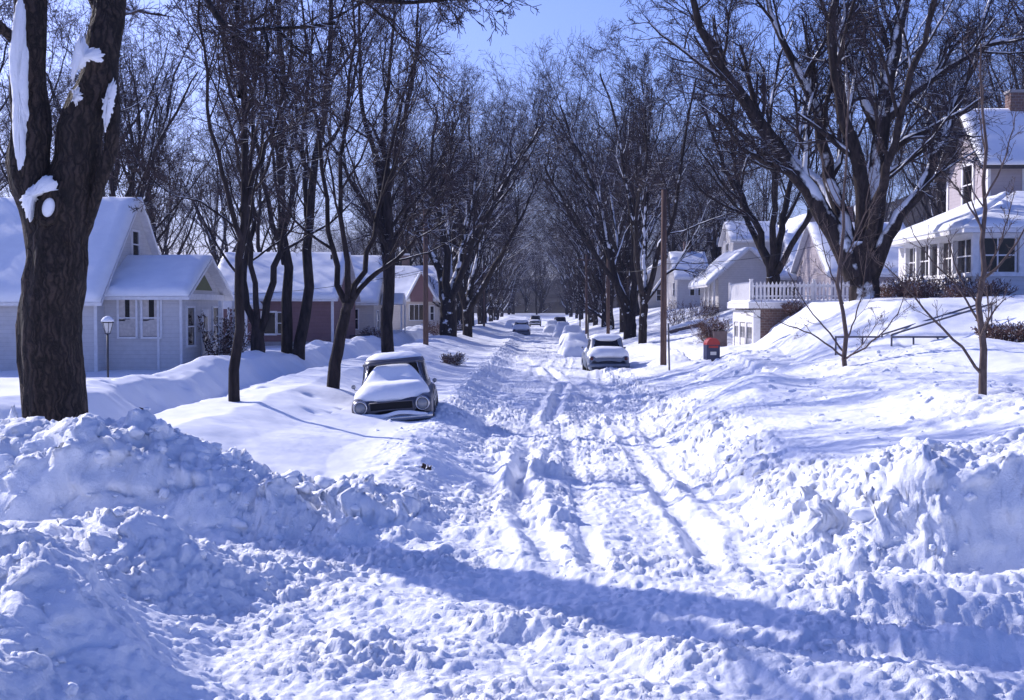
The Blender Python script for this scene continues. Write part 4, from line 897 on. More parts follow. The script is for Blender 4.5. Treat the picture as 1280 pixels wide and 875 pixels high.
def extra_house(x0, x1, y0, y1, z0, ze, zr, ridge, wall, label, seed, wins=()):
    R = empty('house', (0, 0, 0), 0, label, 'house'); gable(R, x0, x1, y0, y1, z0, ze, zr, ridge, M[wall], .35, .24, seed=seed, rk=.3)
    for w in wins: window(R, *w)
    return R
extra_house(-15, -8.6, 126, 135, .2, 3.6, 6.4, 'x', 'white_siding', 'small white house peeping between elms far up the left side', 41, (('y', 126, -10.6, -9.6, 1.6, 2.8, -1), ('x', -8.6, 128, 129.2, 1.6, 2.8, 1)))
extra_house(-14, -8.6, 152, 161, .2, 3.8, 6.8, 'y', 'cream_siding', 'cream gabled house farthest up the left side of the street', 45, (('y', 152, -11.8, -10.8, 1.6, 2.8, -1), ('x', -8.6, 155, 156.2, 1.6, 2.8, 1)))

def sunporch_house():
    R = empty('house', (0, 0, 0), 0, 'white two-storey house with a glazed sunporch, steep gable and brick chimney', 'house')
    px0, py0, py1 = 13.5, 40.0, 47.4; zb = 3.0; ze = 5.12
    m = MB(); m.box(px0, 24, py0, 48.8, zb - .8, 3.82); m.box(px0 + .15, 24, py0 + .15, 48.8, 3.82, ze - .06); w = m.build('porch_wall', M['white_siding'], R)
    def post(a, b, c, d): MB().box(a, b, c, d, 3.82, ze).build('porch_post', M['trim'], R)
    for y in (40.0, 41.9, 43.35, 44.35, 45.9, 47.25): post(px0 - .03, px0 + .17, y, y + .16)
    for x in (14.9, 16.5, 18.1, 19.7, 21.3, 23): post(x, x + .16, py0 - .03, py0 + .17)
    m = MB(); m.box(px0 - .06, px0 + .1, py0 - .06, 47.46, 3.78, 3.90); m.box(px0 + .1, 24, py0 - .06, py0 + .1, 3.78, 3.9); m.build('sill', M['trim'], R)
    m = MB(); m.box(px0 - .05, px0 + .12, py0 - .05, 47.46, ze - .14, ze + .02); m.box(px0 + .12, 24, py0 - .05, py0 + .12, ze - .14, ze + .02); m.build('frieze', M['trim'], R)
    for a0, a1 in ((40.25, 41.8), (42.15, 43.25), (44.6, 45.8), (46.15, 47.15)): window(R, 'x', px0 + .13, a0, a1, 3.92, 4.96, -1, 2, 2, False, .05)
    m = MB(); m.box(px0 + .06, px0 + .12, 43.55, 44.33, 3.1, 4.9); d = m.build('porch_door', M['door'], R)
    m = MB(); m.box(px0 + .045, px0 + .058, 43.7, 44.2, 3.95, 4.8); m.build('pane', M['glass'], d)
    for x in (13.75, 15.15, 16.75, 18.35, 19.95): window(R, 'y', py0 + .13, x, x + 1.05, 3.92, 4.96, -1, 2, 2, False, .05)
    hip_roof(R, (px0 - .45, 25, py0 - .45, 48.8, ze + .12), (17.0, 25.0, 46.5, 48.8, 6.85), .2, .12, 51)
    gable(R, 17.0, 27, 48.8, 53.6, zb - .5, 8.35, 10.5, 'x', M['grey_siding'], .4, .10, False, 55, 'upper_wall', .14, .45)
    m = MB(); m.box(16.955, 17.06, 48.75, 48.95, 6.6, 8.3); m.box(16.955, 17.06, 53.45, 53.65, 5, 8.3); m.build('corner_board', M['trim'], R)
    window(R, 'x', 17.0, 50.5, 51.6, 6.9, 8.4, -1, 1, 2, False, .16); window(R, 'y', 48.8, 18.35, 19.2, 7.0, 8.2, -1, 1, 2, False, .1)
    m = MB(); m.box(18.55, 19.15, 50.9, 51.5, 9.2, 11.25); ch = m.build('chimney', M['brick'], R)
    m = MB(); m.box(18.5, 19.2, 50.85, 51.55, 11.25, 11.36); m.build('cap', M['concrete'], ch)
sunporch_house()
def roof_house():
    R = empty('house', (0, 0, 0), 0, 'house behind the broad elm showing a wide blue-shaded roof and mauve wall', 'house'); y = 70
    x0, x1 = X_(1036, y), X_(1150, y); gable(R, x0, x1, y, 80, 2.5, 4.7, 7.6, 'x', M['grey_siding'], .4, .24, seed=61, rk=.3)
    window(R, 'y', y, X_(1096, y), X_(1116, y), 3.3, 4.1, -1, 5, 1, False, .06)
    m = MB(); m.box(18, 18.7, 75, 75.7, 6.8, 8.7); m.build('chimney', M['brick'], R)
roof_house()
def gable_house():
    R = empty('house', (0, 0, 0), 0, 'tall grey gabled house with a white side gable and a low glazed porch', 'house')
    gable(R, X_(968, 95), X_(1042, 95), 93, 103, 2.5, 6.6, 9.6, 'y', M['grey_siding'], .4, .26, seed=71, rk=.4)
    gable(R, 16.5, 20, 82.6, 88.6, 2.5, 5.6, 7.6, 'x', M['white_siding'], .35, .22, seed=75, name='side_wing', rk=.3)
    m = MB(); m.box(15.0, 18.6, 79.4, 82.58, 2.5, 4.5); m.build('porch_wall', M['white_siding'], R)
    for k in range(4): window(R, 'y', 79.4, 15.3 + k * .82, 15.3 + k * .82 + .62, 3.5, 4.25, -1, 2, 1, False, .05)
    hip_roof(R, (14.7, 18.9, 79.1, 82.6, 4.62), (16.4, 17.4, 81.8, 82.55, 5.7), .18, .1, 79)
    window(R, 'x', 16.5, 85.0, 85.9, 5.2, 6.3, -1); window(R, 'y', 93, 18.6, 19.6, 6.9, 8.0, -1)
gable_house()
def bungalow():
    R = empty('house', (0, 0, 0), 0, 'small white bungalow with a column porch and a gabled upper storey', 'house'); y = 80
    m = MB(); xl, xp_, xr = X_(886, y), X_(943, y), X_(963, y)
    gable(R, X_(897, y), 15.0, y, 89, 2.2, 4.75, 6.4, 'y', M['white_siding'], .75, .26, seed=81, rk=.4)
    window(R, 'y', y, X_(926, y), X_(942, y), 3.55, 4.3, -1, 3, 1, False, .06)
    [MB().lathe([(.1, 0), (.08, .1), (.07, 1.6), (.1, 1.75)], 10, (X_(891, 80), yy, 2.85)).build('porch_column', M['trim'], R, True) for yy in (79.8, 81.8, 83.8)]
    m = MB(); m.box(X_(888, 80), X_(897, 80), 79.8, 84.4, 2.0, 2.85); m.build('porch_floor', M['door'], R)
    gable(R, 14.3, 17.7, 94, 100, 4.5, 7.7, 9.1, 'x', M['white_siding'], .3, .24, seed=85, name='upper_storey', rk=.25)
    window(R, 'x', 14.3, 96.4, 97.3, 6.6, 7.6, -1)
bungalow()
R_ = extra_house(X_(846, 112), X_(884, 112), 112, 121, 2.5, 5.4, 7.7, 'x', 'white_siding', 'white house low between trees beyond the bungalow on the right', 91, (('y', 112, X_(862, 112), X_(867, 112), 3.9, 5.0, -1), ('y', 112, X_(872, 112), X_(877, 112), 3.9, 5.0, -1), ('x', X_(846, 112), 114, 115, 3.9, 5.0, -1)))
m = MB(); m.box(13.2, 13.8, 116, 116.6, 7.2, 8.8); m.build('chimney', M['brick'], R_)
extra_house(11, 17, 140, 149, 2.4, 5.6, 8.0, 'y', 'cream_siding', 'farthest cream house on the right slope', 95, (('y', 140, 13, 14, 3.6, 4.8, -1), ('x', 11, 143, 144, 3.6, 4.8, -1)))

# the garage let into the slope, with a railed terrace on its roof
def garage():
    R = empty('garage', (0, 0, 0), 0, 'brick garage dug into the bank with white doors and a flat terrace roof', 'garage')
    x0, y0, y1 = 9.5, 56., 61.9
    m = MB(); m.box(x0 + .02, 16.5, y0, y1, -.2, 2.78); m.build('wall', M['brick'], R)
    m = MB(); m.box(x0 - .10, x0 + .02, y0 - .04, y1, 2.15, 2.72)
    for y in (y0 - .04, 57.9, 59.8, 61.5): m.box(x0 - .10, x0 + .02, y, y + .36, -.2, 2.15)
    m.box(x0 + .02, x0 + .2, y0 - .04, y0 - .003, -.2, 2.72); m.build('door_surround', M['trim'], R)
    for a, b in ((56.32, 57.9), (58.26, 59.8), (60.16, 61.5)):
        m = MB(); n = 3
        for k in range(n): u0 = a + (b - a) * k / n; m.box(x0 - .05, x0 + .015, u0 + .03, u0 + (b - a) / n - .03, 0, 2.12)
        d = m.build('door', M['trim'], R)
        m = MB(); [m.box(x0 - .062, x0 - .053, a + (b - a) * k / n + .12, a + (b - a) * (k + 1) / n - .12, 1.45, 1.95) for k in range(n)]; m.build('pane', M['glass'], d)
        m = MB(); [m.box(x0 - .03, x0 + .018, a + (b - a) * k / n - .03, a + (b - a) * k / n + .03, 0, 2.12) for k in range(n + 1)]; m.build('door_gap', M['dark'], d)
    m = MB(); m.box(x0 - .35, 17.5, y0 - .3, y1 + .2, 2.78, 3.02); dk = m.build('terrace_slab', M['trim'], R)
    slab('terrace_snow', [(x0 - .35, y0 - .3, 3.02), (17.5, y0 - .3, 3.02), (17.5, y1 + .2, 3.02), (x0 - .35, y1 + .2, 3.02)], .16, M['snow_soft'], dk, 50, 30, 7)
    F_ = empty('picket_fence', (x0, y0, 3.02), 0, 'white picket railing round the garage terrace', 'fence'); F_.location = (0, 0, 0)
    m = MB(); x = x0 - .2
    while x < 19.4: m.prism([(x, 3.1), (x + .085, 3.1), (x + .085, 3.86), (x + .042, 3.95), (x, 3.86)], 'y', y0 - .18, y0 - .155); x += .17
    y = y0 - .1
    while y < y1 + .1: m.prism([(y, 3.1), (y + .085, 3.1), (y + .085, 3.86), (y + .042, 3.95), (y, 3.86)], 'x', x0 - .24, x0 - .215); y += .17
    m.build('pickets', M['trim'], F_)
    m = MB(); 
    for z in (3.28, 3.7): m.box(x0 - .2, 19.4, y0 - .15, y0 - .10, z, z + .07); m.box(x0 - .21, x0 - .16, y0 - .1, y1 + .1, z, z + .07)
    m.build('rail', M['trim'], F_)
    for x in (x0 - .22, 12, 14.6, 17.2, 19.4):
        m = MB(); m.box(x - .06, x + .06, y0 - .14, y0 - .02, 3.0, 4.02); m.box(x - .08, x + .08, y0 - .16, y0, 4.02, 4.06); m.build('post', M['trim'], F_)
    m = MB(); m.box(x0 - .28, x0 - .16, y1, y1 + .12, 3.0, 4.02); m.build('post', M['trim'], F_)
    m = MB(); x = x0 - .15
    slab('rail_snow', [(x0 - .15, y0 - .155, 3.772), (19.3, y0 - .155, 3.772), (19.3, y0 - .09, 3.772), (x0 - .15, y0 - .09, 3.772)], .06, M['snow_soft'], F_, 90, 4, 8)
garage()
m = MB(); m.box(7.9, 8.5, 57.6, 58.2, .4, 1.75); o = m.build('stone_pier', M['stone']); tag(o, 'squat brown stone pier between the mailbox and the garage', 'pier')
m = MB(); m.prism([(X_(835, 72), .8), (X_(880, 72), .8), (X_(880, 72), 2.0), (X_(858, 72), 1.75), (X_(835, 72), 1.5)], 'y', 72, 72.5); o = m.build('stone_wall', M['stone']); tag(o, 'low stone retaining wall half buried behind the tall pole', 'wall')
slab('wall_snow', [(X_(835, 72), 71.95, 1.55), (X_(880, 72), 71.95, 2.05), (X_(880, 72), 72.6, 2.05), (X_(835, 72), 72.6, 1.55)], .2, M['snow_soft'], o, 20, 6, 3)

# ------------------------------------------------------------------ railings, poles, posts, wires, mailbox, lamp
def railing(name, label, rails, posts, mat='galv', r=.024):
    R = empty(name, (0, 0, 0), 0, label, 'railing')
    for q in rails: MB().tube(q, r, 8).build('rail', M[mat], R, True)
    for q in posts: MB().tube(q, r * 1.05, 8).build('post', M[mat], R, True)
Yr = 32.0
def P3(px, py, Y): return (X_(px, Y), Y, Z_(py, Y))
railing('stair_handrail', 'dark double handrail climbing the snowed steps to the sunporch house', [[P3(1100, 418, 33), P3(1217, 381, 33)], [P3(1112, 418, 32), P3(1235, 380, 32)]],
        [[P3(1100, 418, 33), P3(1100, 460, 33)], [P3(1112, 418, 32), P3(1112, 455, 32)], [P3(1217, 381, 33), P3(1217, 405, 33)], [P3(1235, 380, 32), P3(1235, 405, 32)]])
railing('pipe_railing', 'dark pipe railing right of the steps, above the near bank', [[P3(1112, 421, 31.9), P3(1204, 421, 31.9)]], [[P3(x, 421, 31.9), P3(x, 450, 31.9)] for x in (1139, 1169, 1203)])
railing('pipe_railing', 'shorter pipe railing left of the steps, behind the slim young tree', [[P3(1042, 421, 33.1), P3(1099, 421, 33.1)]], [[P3(x, 421, 33.1), P3(x, 448, 33.1)] for x in (1043, 1076)])
railing('iron_railing', 'black iron railing beside the stoop of the cream house', [[P3(437, 420, 72), P3(462, 418, 72)], [P3(437, 428, 72), P3(462, 427, 72)]], [[P3(x, 419, 72), P3(x, 445, 72)] for x in (437, 443, 449, 455, 462)], 'iron', .03)

def pole(px, base, top, Y, r0, r1, label, name='utility_pole', mat='pole', lean=0, arm=False, cat='utility pole'):
    x = X_(px, Y); z0 = min(Z_(base, Y), h1(x, Y)) - .4; z1 = Z_(top, Y); R = empty(name, (x, Y, h1(x, Y)), 0, label, cat); zb = h1(x, Y)
    MB().tube([(0, 0, z0 - zb), (lean * .5, 0, (z0 + z1) / 2 - zb), (lean, 0, z1 - zb)], [r0, (r0 + r1) / 2, r1], 12).build('shaft', M[mat], R, True)
    if arm:
        m = MB(); m.box(lean - .9, lean + .9, -.16, -.06, z1 - zb - .55, z1 - zb - .43); m.build('crossarm', M[mat], R)
        for k in (-.8, -.4, .4, .8): m = MB(); m.lathe([(.03, 0), (.045, .05), (.03, .1), (.04, .14), (.015, .17)], 8, (lean + k, -.11, z1 - zb - .43)); m.build('insulator', M['lamp_glass'], R)
    return R
pole(829, 466, 238, 49, .125, .10, 'tall bare brown pole standing in the snow right of the blue car')
pole(532, 444, 262, 63, .14, .11, 'reddish brown pole behind the buried car on the left', arm=False)
pole(760, 420, 300, 86, .12, .1, 'grey pole before the far right row, behind the blue car')
pole(733, 412, 318, 112, .12, .1, 'thin far pole left of the grey one on the right side', arm=True)
pole(837, 468, 404, 47, .035, .035, 'thin dark post leaning beside the tall brown pole', 'sign_post', 'galv', -.06, cat='post')
pole(735, 413, 393, 100, .06, .06, 'short dark post beside the snow-covered cars on the right', 'post', 'iron', cat='post')
pole(725, 408, 388, 118, .06, .06, 'farther short post at the right verge', 'post', 'iron', cat='post')
pole(605, 415, 330, 128, .12, .1, 'distant pole standing in the left row of elms', arm=True)
def wire(a, b, sag, label, r=.012):
    a = Vector(a); b = Vector(b); n = 20
    pts = [a.lerp(b, k / n) - Vector((0, 0, sag * 4 * (k / n) * (1 - k / n))) for k in range(n + 1)]
    o = MB().tube(pts, r, 5).build('power_line', M['wire'], None, True); tag(o, label, 'wire')
wire(P3(532, 337, 63), P3(290, 368, 66.6), .25, 'black wire sagging from the brown pole to the pink house')
wire(P3(532, 339, 63), P3(470, 347, 80.3), .15, 'short wire from the brown pole to the cream house')
wire(P3(829, 330, 49), P3(1036, 302, 70), .3, 'wire from the tall pole across the bungalow roofs')
wire(P3(829, 331, 49), P3(760, 336, 86), .25, 'wire between the tall pole and the grey pole')
wire(P3(760, 330, 86), P3(605, 345, 128), .5, 'wire crossing above the far end of the street')
wire(P3(1128, 300, 47.4), P3(1036, 320, 60), .2, 'service wire at the far corner of the sunporch')

def mailbox():
    x, y = X_(889, 51), 51.; z = .52; R = empty('mailbox', (x, y, z), math.radians(8), 'blue street mailbox with a red rounded top on the right verge', 'mailbox')
    m = MB(); n = 12; w = .27
    m.box(-w, w, -.25, .25, .12, .82); m.build('body', M['navy'], R)
    prof = [(-.25, .82)] + [(-.25 * math.cos(PI * k / n), .82 + .28 * math.sin(PI * k / n)) for k in range(1, n)] + [(.25, .82)]
    m = MB(); m.prism([(p * w / .25, q) for p, q in prof], 'y', -.262, .262); m.build('hood', M['red'], R)
    m = MB(); m.box(-.19, .19, -.275, -.252, .70, .79); m.build('chute_door', M['red'], R)
    for sx in (-1, 1):
        for sy in (-1, 1): m = MB(); m.box(sx * .22 - .03, sx * .22 + .03, sy * .2 - .03, sy * .2 + .03, -.4, .12); m.build('leg', M['navy'], R)
    m = MB(); m.box(-.12, .12, -.256, -.2505, .42, .55); m.build('label_plate', M['lamp_glass'], R)
mailbox()
def lamp():
    Y = 38.; x = X_(131, Y); z = h1(x, Y); R = empty('lamp_post', (x, Y, z), 0, 'old-fashioned lantern on a thin post before the white cottage', 'lamp post'); zt = Z_(418, Y) - z
    MB().tube([(0, 0, -.4), (0, 0, zt)], .03, 10).build('post', M['iron'], R, True)
    m = MB(); m.lathe([(.05, 0), (.09, .02), (.12, .03)], 6, (0, 0, zt)); m.build('bracket', M['iron'], R)
    m = MB(); m.lathe([(.075, .03), (.16, .34)], 6, (0, 0, zt)); ln = m.build('lantern', M['lamp_glass'], R)
    m = MB()
    for k in range(6): a = k * PI / 3; m.tube([(.078 * math.cos(a), .078 * math.sin(a), zt + .03), (.165 * math.cos(a), .165 * math.sin(a), zt + .34)], .009, 5)
    m.build('frame', M['iron'], ln)
    m = MB(); m.lathe([(.2, .34), (.19, .37), (.08, .46), (.02, .52)], 6, (0, 0, zt)); cp = m.build('cap', M['iron'], R)
    m = MB(); m.lathe([(.19, .375), (.185, .42), (.12, .50), (.04, .545)], 14, (0, 0, zt)); m.build('cap_snow', M['snow_soft'], cp, True)
lamp()

# ------------------------------------------------------------------ cars
def catmull(C0, n):
    """resample the first axis of array C0 smoothly into n rows"""
    C0 = np.asarray(C0, float); K = len(C0); t = np.linspace(0, K - 1, n); i = np.minimum(t.astype(int), K - 2); f = (t - i).reshape([-1] + [1] * (C0.ndim - 1))
    g = lambda j: C0[np.clip(j, 0, K - 1)]; p0, p1, p2, p3 = g(i - 1), g(i), g(i + 1), g(i + 2)
    return .5 * ((2 * p1) + (-p0 + p2) * f + (2 * p0 - 5 * p1 + 4 * p2 - p3) * f * f + (-p0 + 3 * p1 - 3 * p2 + p3) * f ** 3)
def grid_faces(a, b, wrap=False):
    i = np.arange(a - 1)[:, None] * b + np.arange(b - 1)[None, :]
    i = i.ravel(); return np.stack([i, i + 1, i + b + 1, i + b], 1)
def make_car(loc, rz, paint, label, roll=0, snow_depth=1., front_snow=True, tall=1.0, group=None, bury_glass=False, cat='car'):
    """front points to -y; z = 0 is the road"""
    R = empty('parked_car', loc, rz, label, cat, group); R.rotation_euler = (0, roll, rz)
    W = .87
    # stations: y, hood/deck centre height, fender top, half width
    st = [(-2.12, .60, .62, .70), (-2.10, .80, .80, .80), (-2.02, .90, .88, .855), (-1.7, .97, .91, .87), (-1.2, 1.02, .92, .87), (-.75, 1.04, .94, .87), (-.2, 1.04, .97, .87),
          (.6, 1.04, .97, .87), (1.2, 1.03, .96, .87), (1.6, .98, .92, .87), (1.95, .90, .86, .85), (2.15, .80, .80, .80), (2.18, .62, .64, .72)]
    net = []
    for y, zh, zf, w in st:
        half = [(0, zh), (.28 * w, zh - .005), (.50 * w, zh - .03), (.66 * w, (zf + zh) / 2 - .05), (.80 * w, zf), (.93 * w, zf - .04), (.99 * w, zf - .14), (w, .62), (w * .99, .45), (w * .95, .30), (w * .90, .24)]
        net.append([(-x, y, z) for x, z in half[::-1]] + [(x, y, z) for x, z in half[1:]])
    G = catmull(np.array(net), 150); G = np.swapaxes(catmull(np.swapaxes(G, 0, 1), 110), 0, 1)
    a, b = G.shape[:2]; V = G.reshape(-1, 3); F = grid_faces(a, b)
    cen = V[F].mean(1); keep = np.ones(len(F), bool)
    for wy in (-1.38, 1.32): keep &= ~(((cen[:, 1] - wy) ** 2 + (cen[:, 2] - .33) ** 2 < .37 ** 2) & (np.abs(cen[:, 0]) > .55))
    # grille opening in the nose
    n0 = len(V); V = np.vstack([V, [[0, -2.06, .42]], [[0, 2.1, .42]]]); 
    caps = np.array([[i, i + 1, n0] for i in range(b - 1)]); caps2 = np.array([[(a - 1) * b + i + 1, (a - 1) * b + i, n0 + 1] for i in range(b - 1)])
    body = np_mesh('body', V, [F[keep], caps, caps2], M[paint], R, True)
    m = MB(); m.box(-.78, .78, -1.95, 2.0, .22, .60); m.build('underbody', M['dark'], R)
    # greenhouse
    rings = []; nu = 96; t = np.linspace(0, 2 * PI, nu, endpoint=False)
    for z, yf, yr, w, e in ((.96, -.86, 1.30, .78, 5), (1.06, -.78, 1.22, .765, 5), (1.22, -.62, 1.05, .73, 5), (1.40, -.50, .90, .70, 4.8), (1.50, -.44, .84, .675, 4.5), (1.575, -.36, .74, .61, 3.6), (1.625, .0, .5, .38, 2.6)):
        c, s = np.cos(t), np.sin(t); k = lambda v: np.sign(v) * np.abs(v) ** (2 / e)
        rings.append(np.stack([w * k(c), (yf + yr) / 2 + (yr - yf) / 2 * k(s), np.full(nu, .96 + (z - .96) * tall)], 1))
    G = catmull(np.array(rings), 60); nv = len(G); V = G.reshape(-1, 3); i = np.arange(nv - 1)[:, None] * nu + np.arange(nu)[None, :]; j = np.arange(nv - 1)[:, None] * nu + (np.arange(nu)[None, :] + 1) % nu
    F = np.stack([i, j, j + nu, i + nu], -1).reshape(-1, 4); cen = V[F].mean(1); nrm = np.cross(V[F[:, 1]] - V[F[:, 0]], V[F[:, 3]] - V[F[:, 0]]); nrm = unit(nrm)
    zt = .96 + (cen[:, 2] - .96) / tall; zlo = 1.07; zhi = 1.475
    gz = (zt > zlo) & (zt < zhi)
    xw = .75 - .22 * (zt - 1.06)
    fr_ = gz & (nrm[:, 1] < -.5) & (np.abs(cen[:, 0]) < xw - .13); rr_ = gz & (nrm[:, 1] > .5) & (np.abs(cen[:, 0]) < xw - .2)
    sd = gz & (np.abs(nrm[:, 0]) > .75); yc = cen[:, 1]
    w1 = sd & (yc > -.55 + .55 * (zt - 1.06)) & (yc < .20); w2 = sd & (yc > .28) & (yc < .98 - .55 * (zt - 1.06))
    cab = ~(fr_ | rr_ | w1 | w2); top = np.array([list(range((nv - 1) * nu, nv * nu))])
    np_mesh('cabin', V, [F[cab], top], M[paint], R, True)
    def sub(name, mask, mat='glass'):
        f = F[mask]; u, inv = np.unique(f, return_inverse=True); return np_mesh(name, V[u] * np.array([.992, .995, 1]), [inv.reshape(-1, 4)], M[mat], R, True)
    sub('windshield', fr_); sub('rear_window', rr_)
    for s_ in (1, -1): sub('side_window', w1 & (cen[:, 0] * s_ > 0)); sub('side_window', w2 & (cen[:, 0] * s_ > 0))
    # chrome edging round the windscreen
    m = MB(); m.tube([(-.66, -.86, 1.06), (-.60, -.60, 1.06 + .2 * tall), (-.55, -.42, .96 + .50 * tall), (-.35, -.37, .96 + .53 * tall), (0, -.36, .96 + .54 * tall), (.35, -.37, .96 + .53 * tall), (.55, -.42, .96 + .50 * tall), (.60, -.60, 1.06 + .2 * tall), (.66, -.86, 1.06)], .022, 6); m.build('windshield_trim', M['chrome'], R, True)
    if front_snow: m = MB(); m.tube([(-.66, -.40, .96 + .52 * tall), (-.5, -.56, .96 + .545 * tall), (0, -.62, .96 + .56 * tall), (.5, -.56, .96 + .545 * tall), (.66, -.40, .96 + .52 * tall)], [.03, .04, .045, .04, .03], 8); m.build('sun_visor', M[paint], R, True)
    for s_ in (-1, 1):   # headlights in round bezels
        m = MB(); m.lathe([(.155, .12), (.16, 0), (.15, -.04), (.125, -.05), (.12, -.02)], 24, (s_ * .66, -2.09, .70), 'y'); hl = m.build('headlight', M['chrome'], R, True)
        m = MB(); m.lathe([(.118, .0), (.112, -.03), (.07, -.055), (.02, -.062)], 20, (s_ * .66, -2.10, .70), 'y'); m.build('lens', M['lens'], hl, True)
        m = MB(); m.lathe([(.07, .05), (.065, 0), (.03, .03)], 14, (s_ * .70, 2.16, .72), 'y'); m.build('tail_light', M['dark_red'], R, True)
        m = MB(); m.tube([(s_ * .80, -.62, 1.0), (s_ * .88, -.62, 1.01), (s_ * .91, -.60, 1.05)], .012, 6); mr = m.build('side_mirror', M['chrome'], R, True)
        m = MB(); m.lathe([(.045, -.02), (.05, 0), (.04, .02)], 14, (s_ * .91, -.58, 1.08), 'y'); m.build('mirror_glass', M['lens'], mr, True)
        m = MB(); m.box(s_ * .873 - .012, s_ * .873 + .012, .05, .20, .82, .85); m.build('door_handle', M['chrome'], R)
        m = MB(); m.box(s_ * .872 - .008, s_ * .872 + .008, -1.0, 1.0, .66, .685); m.build('side_trim', M['chrome'], R)
        m = MB(); [m.tube([(s_ * .872, y, .30), (s_ * .876, y, .6), (s_ * .862, y, .9)], .006, 4) for y in (-.68, .24)]; m.build('door_seam', M['dark'], R)
        for wy in (-1.38, 1.32):
            m = MB(); m.lathe([(.20, -.09), (.31, -.09), (.335, -.05), (.335, .05), (.31, .09), (.20, .09)], 28, (s_ * .76, wy, .33), 'x'); wl = m.build('wheel', M['rubber'], R, True)
            m = MB(); m.lathe([(.21, -.05), (.20, 0), (.17, .02 * 1), (.09, .035), (.08, .05), (.02, .06)] if s_ > 0 else [(.21, .05), (.20, 0), (.17, -.02), (.09, -.035), (.08, -.05), (.02, -.06)], 20, (s_ * .80, wy, .33), 'x'); m.build('rim', M['chrome'], wl, True)
            m = MB(); m.tube([(s_ * .868, wy + .385 * math.cos(a_), .33 + .385 * math.sin(a_)) for a_ in np.linspace(-.1, PI + .1, 16)], .014, 6); m.build('wheel_arch', M[paint], R, True)
    m = MB(); m.box(-.44, .44, -2.135, -2.10, .60, .78); gr = m.build('grille', M['dark'], R)
    m = MB(); [m.tube([(-.46, -2.14, z), (0, -2.165, z + .01), (.46, -2.14, z)], .014, 6) for z in (.61, .78)]; [m.tube([(x, -2.14, .60), (x, -2.14, .78)], .014, 6) for x in (-.46, .46)]; m.build('grille_bar', M['galv'], gr, True)
    for yb, s_, nm in ((-2.22, -1, 'front_bumper'), (2.24, 1, 'rear_bumper')):
        m = MB(); n = 14; pts = [(x, yb - s_ * .10 * (abs(x) / .86) ** 3 * 1.0, .44) for x in np.linspace(-.86, .86, n)]
        prof = [(-.0, -.075), (.035, -.05), (.05, 0), (.035, .05), (0, .075), (-.02, 0)]
        vs_ = [(x, y + s_ * pz, z + pw) for (x, y, z) in pts for pz, pw in prof]; k = 6
        fs_ = [(i * k + j, i * k + (j + 1) % k, (i + 1) * k + (j + 1) % k, (i + 1) * k + j) for i in range(n - 1) for j in range(k)]; m.add(vs_, fs_ + [tuple(range(k)), tuple(range((n - 1) * k, n * k))])
        m.build(nm, M['chrome'] if nm == 'front_bumper' else M[paint], R, True)
    # snow lying on it: fields over a footprint, dropping below the surface at the edge
    def field(name, x0, x1, y0, y1, zf, nx_=70, ny_=70, seed=0, e=3.2):
        u = np.linspace(-1, 1, nx_); v = np.linspace(-1, 1, ny_); U, Vv = np.meshgrid(u, v)
        k = np.clip(np.abs(U) ** e + np.abs(Vv) ** e, 0, None) ** (1 / e); mx_ = np.maximum(np.abs(U), np.abs(Vv)); sc_ = np.where(k > 0, mx_ / np.maximum(k, 1e-6), 1)
        U2 = U * sc_; V2 = Vv * sc_; Xs = (x0 + x1) / 2 + U2 * (x1 - x0) / 2; Ys = (y0 + y1) / 2 + V2 * (y1 - y0) / 2
        edge = np.clip(1 - mx_, 0, 1); Z = zf(Xs, Ys, edge) * (1) + .012 * fbm(Xs * 3 + seed, Ys * 3, 3, seed)
        Vt = np.stack([Xs, Ys, Z], -1).reshape(-1, 3); Vb = np.stack([Xs, Ys, Z - .12 * min(1, (y1 - y0) / .6) - .1 * edge], -1).reshape(-1, 3)
        n_ = nx_ * ny_; F = grid_faces(ny_, nx_); ring = np.concatenate([np.arange(nx_), np.arange(1, ny_) * nx_ + nx_ - 1, np.arange(nx_ - 2, -1, -1) + (ny_ - 1) * nx_, np.arange(ny_ - 2, 0, -1) * nx_]); r2 = np.roll(ring, -1)
        return np_mesh(name, np.vstack([Vt, Vb]), [F, F[:, ::-1] + n_, np.stack([ring, ring + n_, r2 + n_, r2], 1)], M['snow_soft'], R, True)
    sd_ = snow_depth
    roofz = lambda x, y: .96 + .66 * tall - .10 * (np.abs(x) / .62) ** 3 - .10 * (np.abs(y - .25) / .55) ** 3
    field('roof_snow', -.66, .66, -.40, .90, lambda x, y, e: .96 + .565 * tall + (.05 * tall + .10 * sd_) * np.sqrt(np.clip(e * 2.6, 0, 1)) ** 1.0 - .03 * (e < .01), seed=1)
    hoodz = lambda x, y: 1.0 - .10 * np.clip((-1.6 - y) / .5, 0, 1) ** 2 * 1. - .10 * (np.abs(x) / .87) ** 3
    if front_snow:   # piled up the windscreen and down over the hood
        def zf(x, y, e):
            base = hoodz(x, y) + .015
            up = np.clip((y + 1.05) / .62, 0, 1); up = up * up * (3 - 2 * up)
            pile = up * (.42 * tall) * np.clip(1.12 - (np.abs(x) / .70) ** 3.2 * (.6 + .5 * up), 0, 1)
            return base + (.17 * sd_ * np.sqrt(np.clip(e * 4, 0, 1)) - .05) * (1 - .3 * up) + pile
        field('hood_snow', -.84, .80, -2.10, -.42, zf, seed=2)
        field('deck_snow', -.80, .80, 1.05, 2.14, lambda x, y, e: hoodz(x, -y) + .22 * sd_ * np.sqrt(np.clip(e * 3, 0, 1)) - .05, seed=4)
    else:
        field('hood_snow', -.80, .80, -2.1, -.7, lambda x, y, e: hoodz(x, y) + .22 * sd_ * np.sqrt(np.clip(e * 3, 0, 1)) - .04, seed=2)
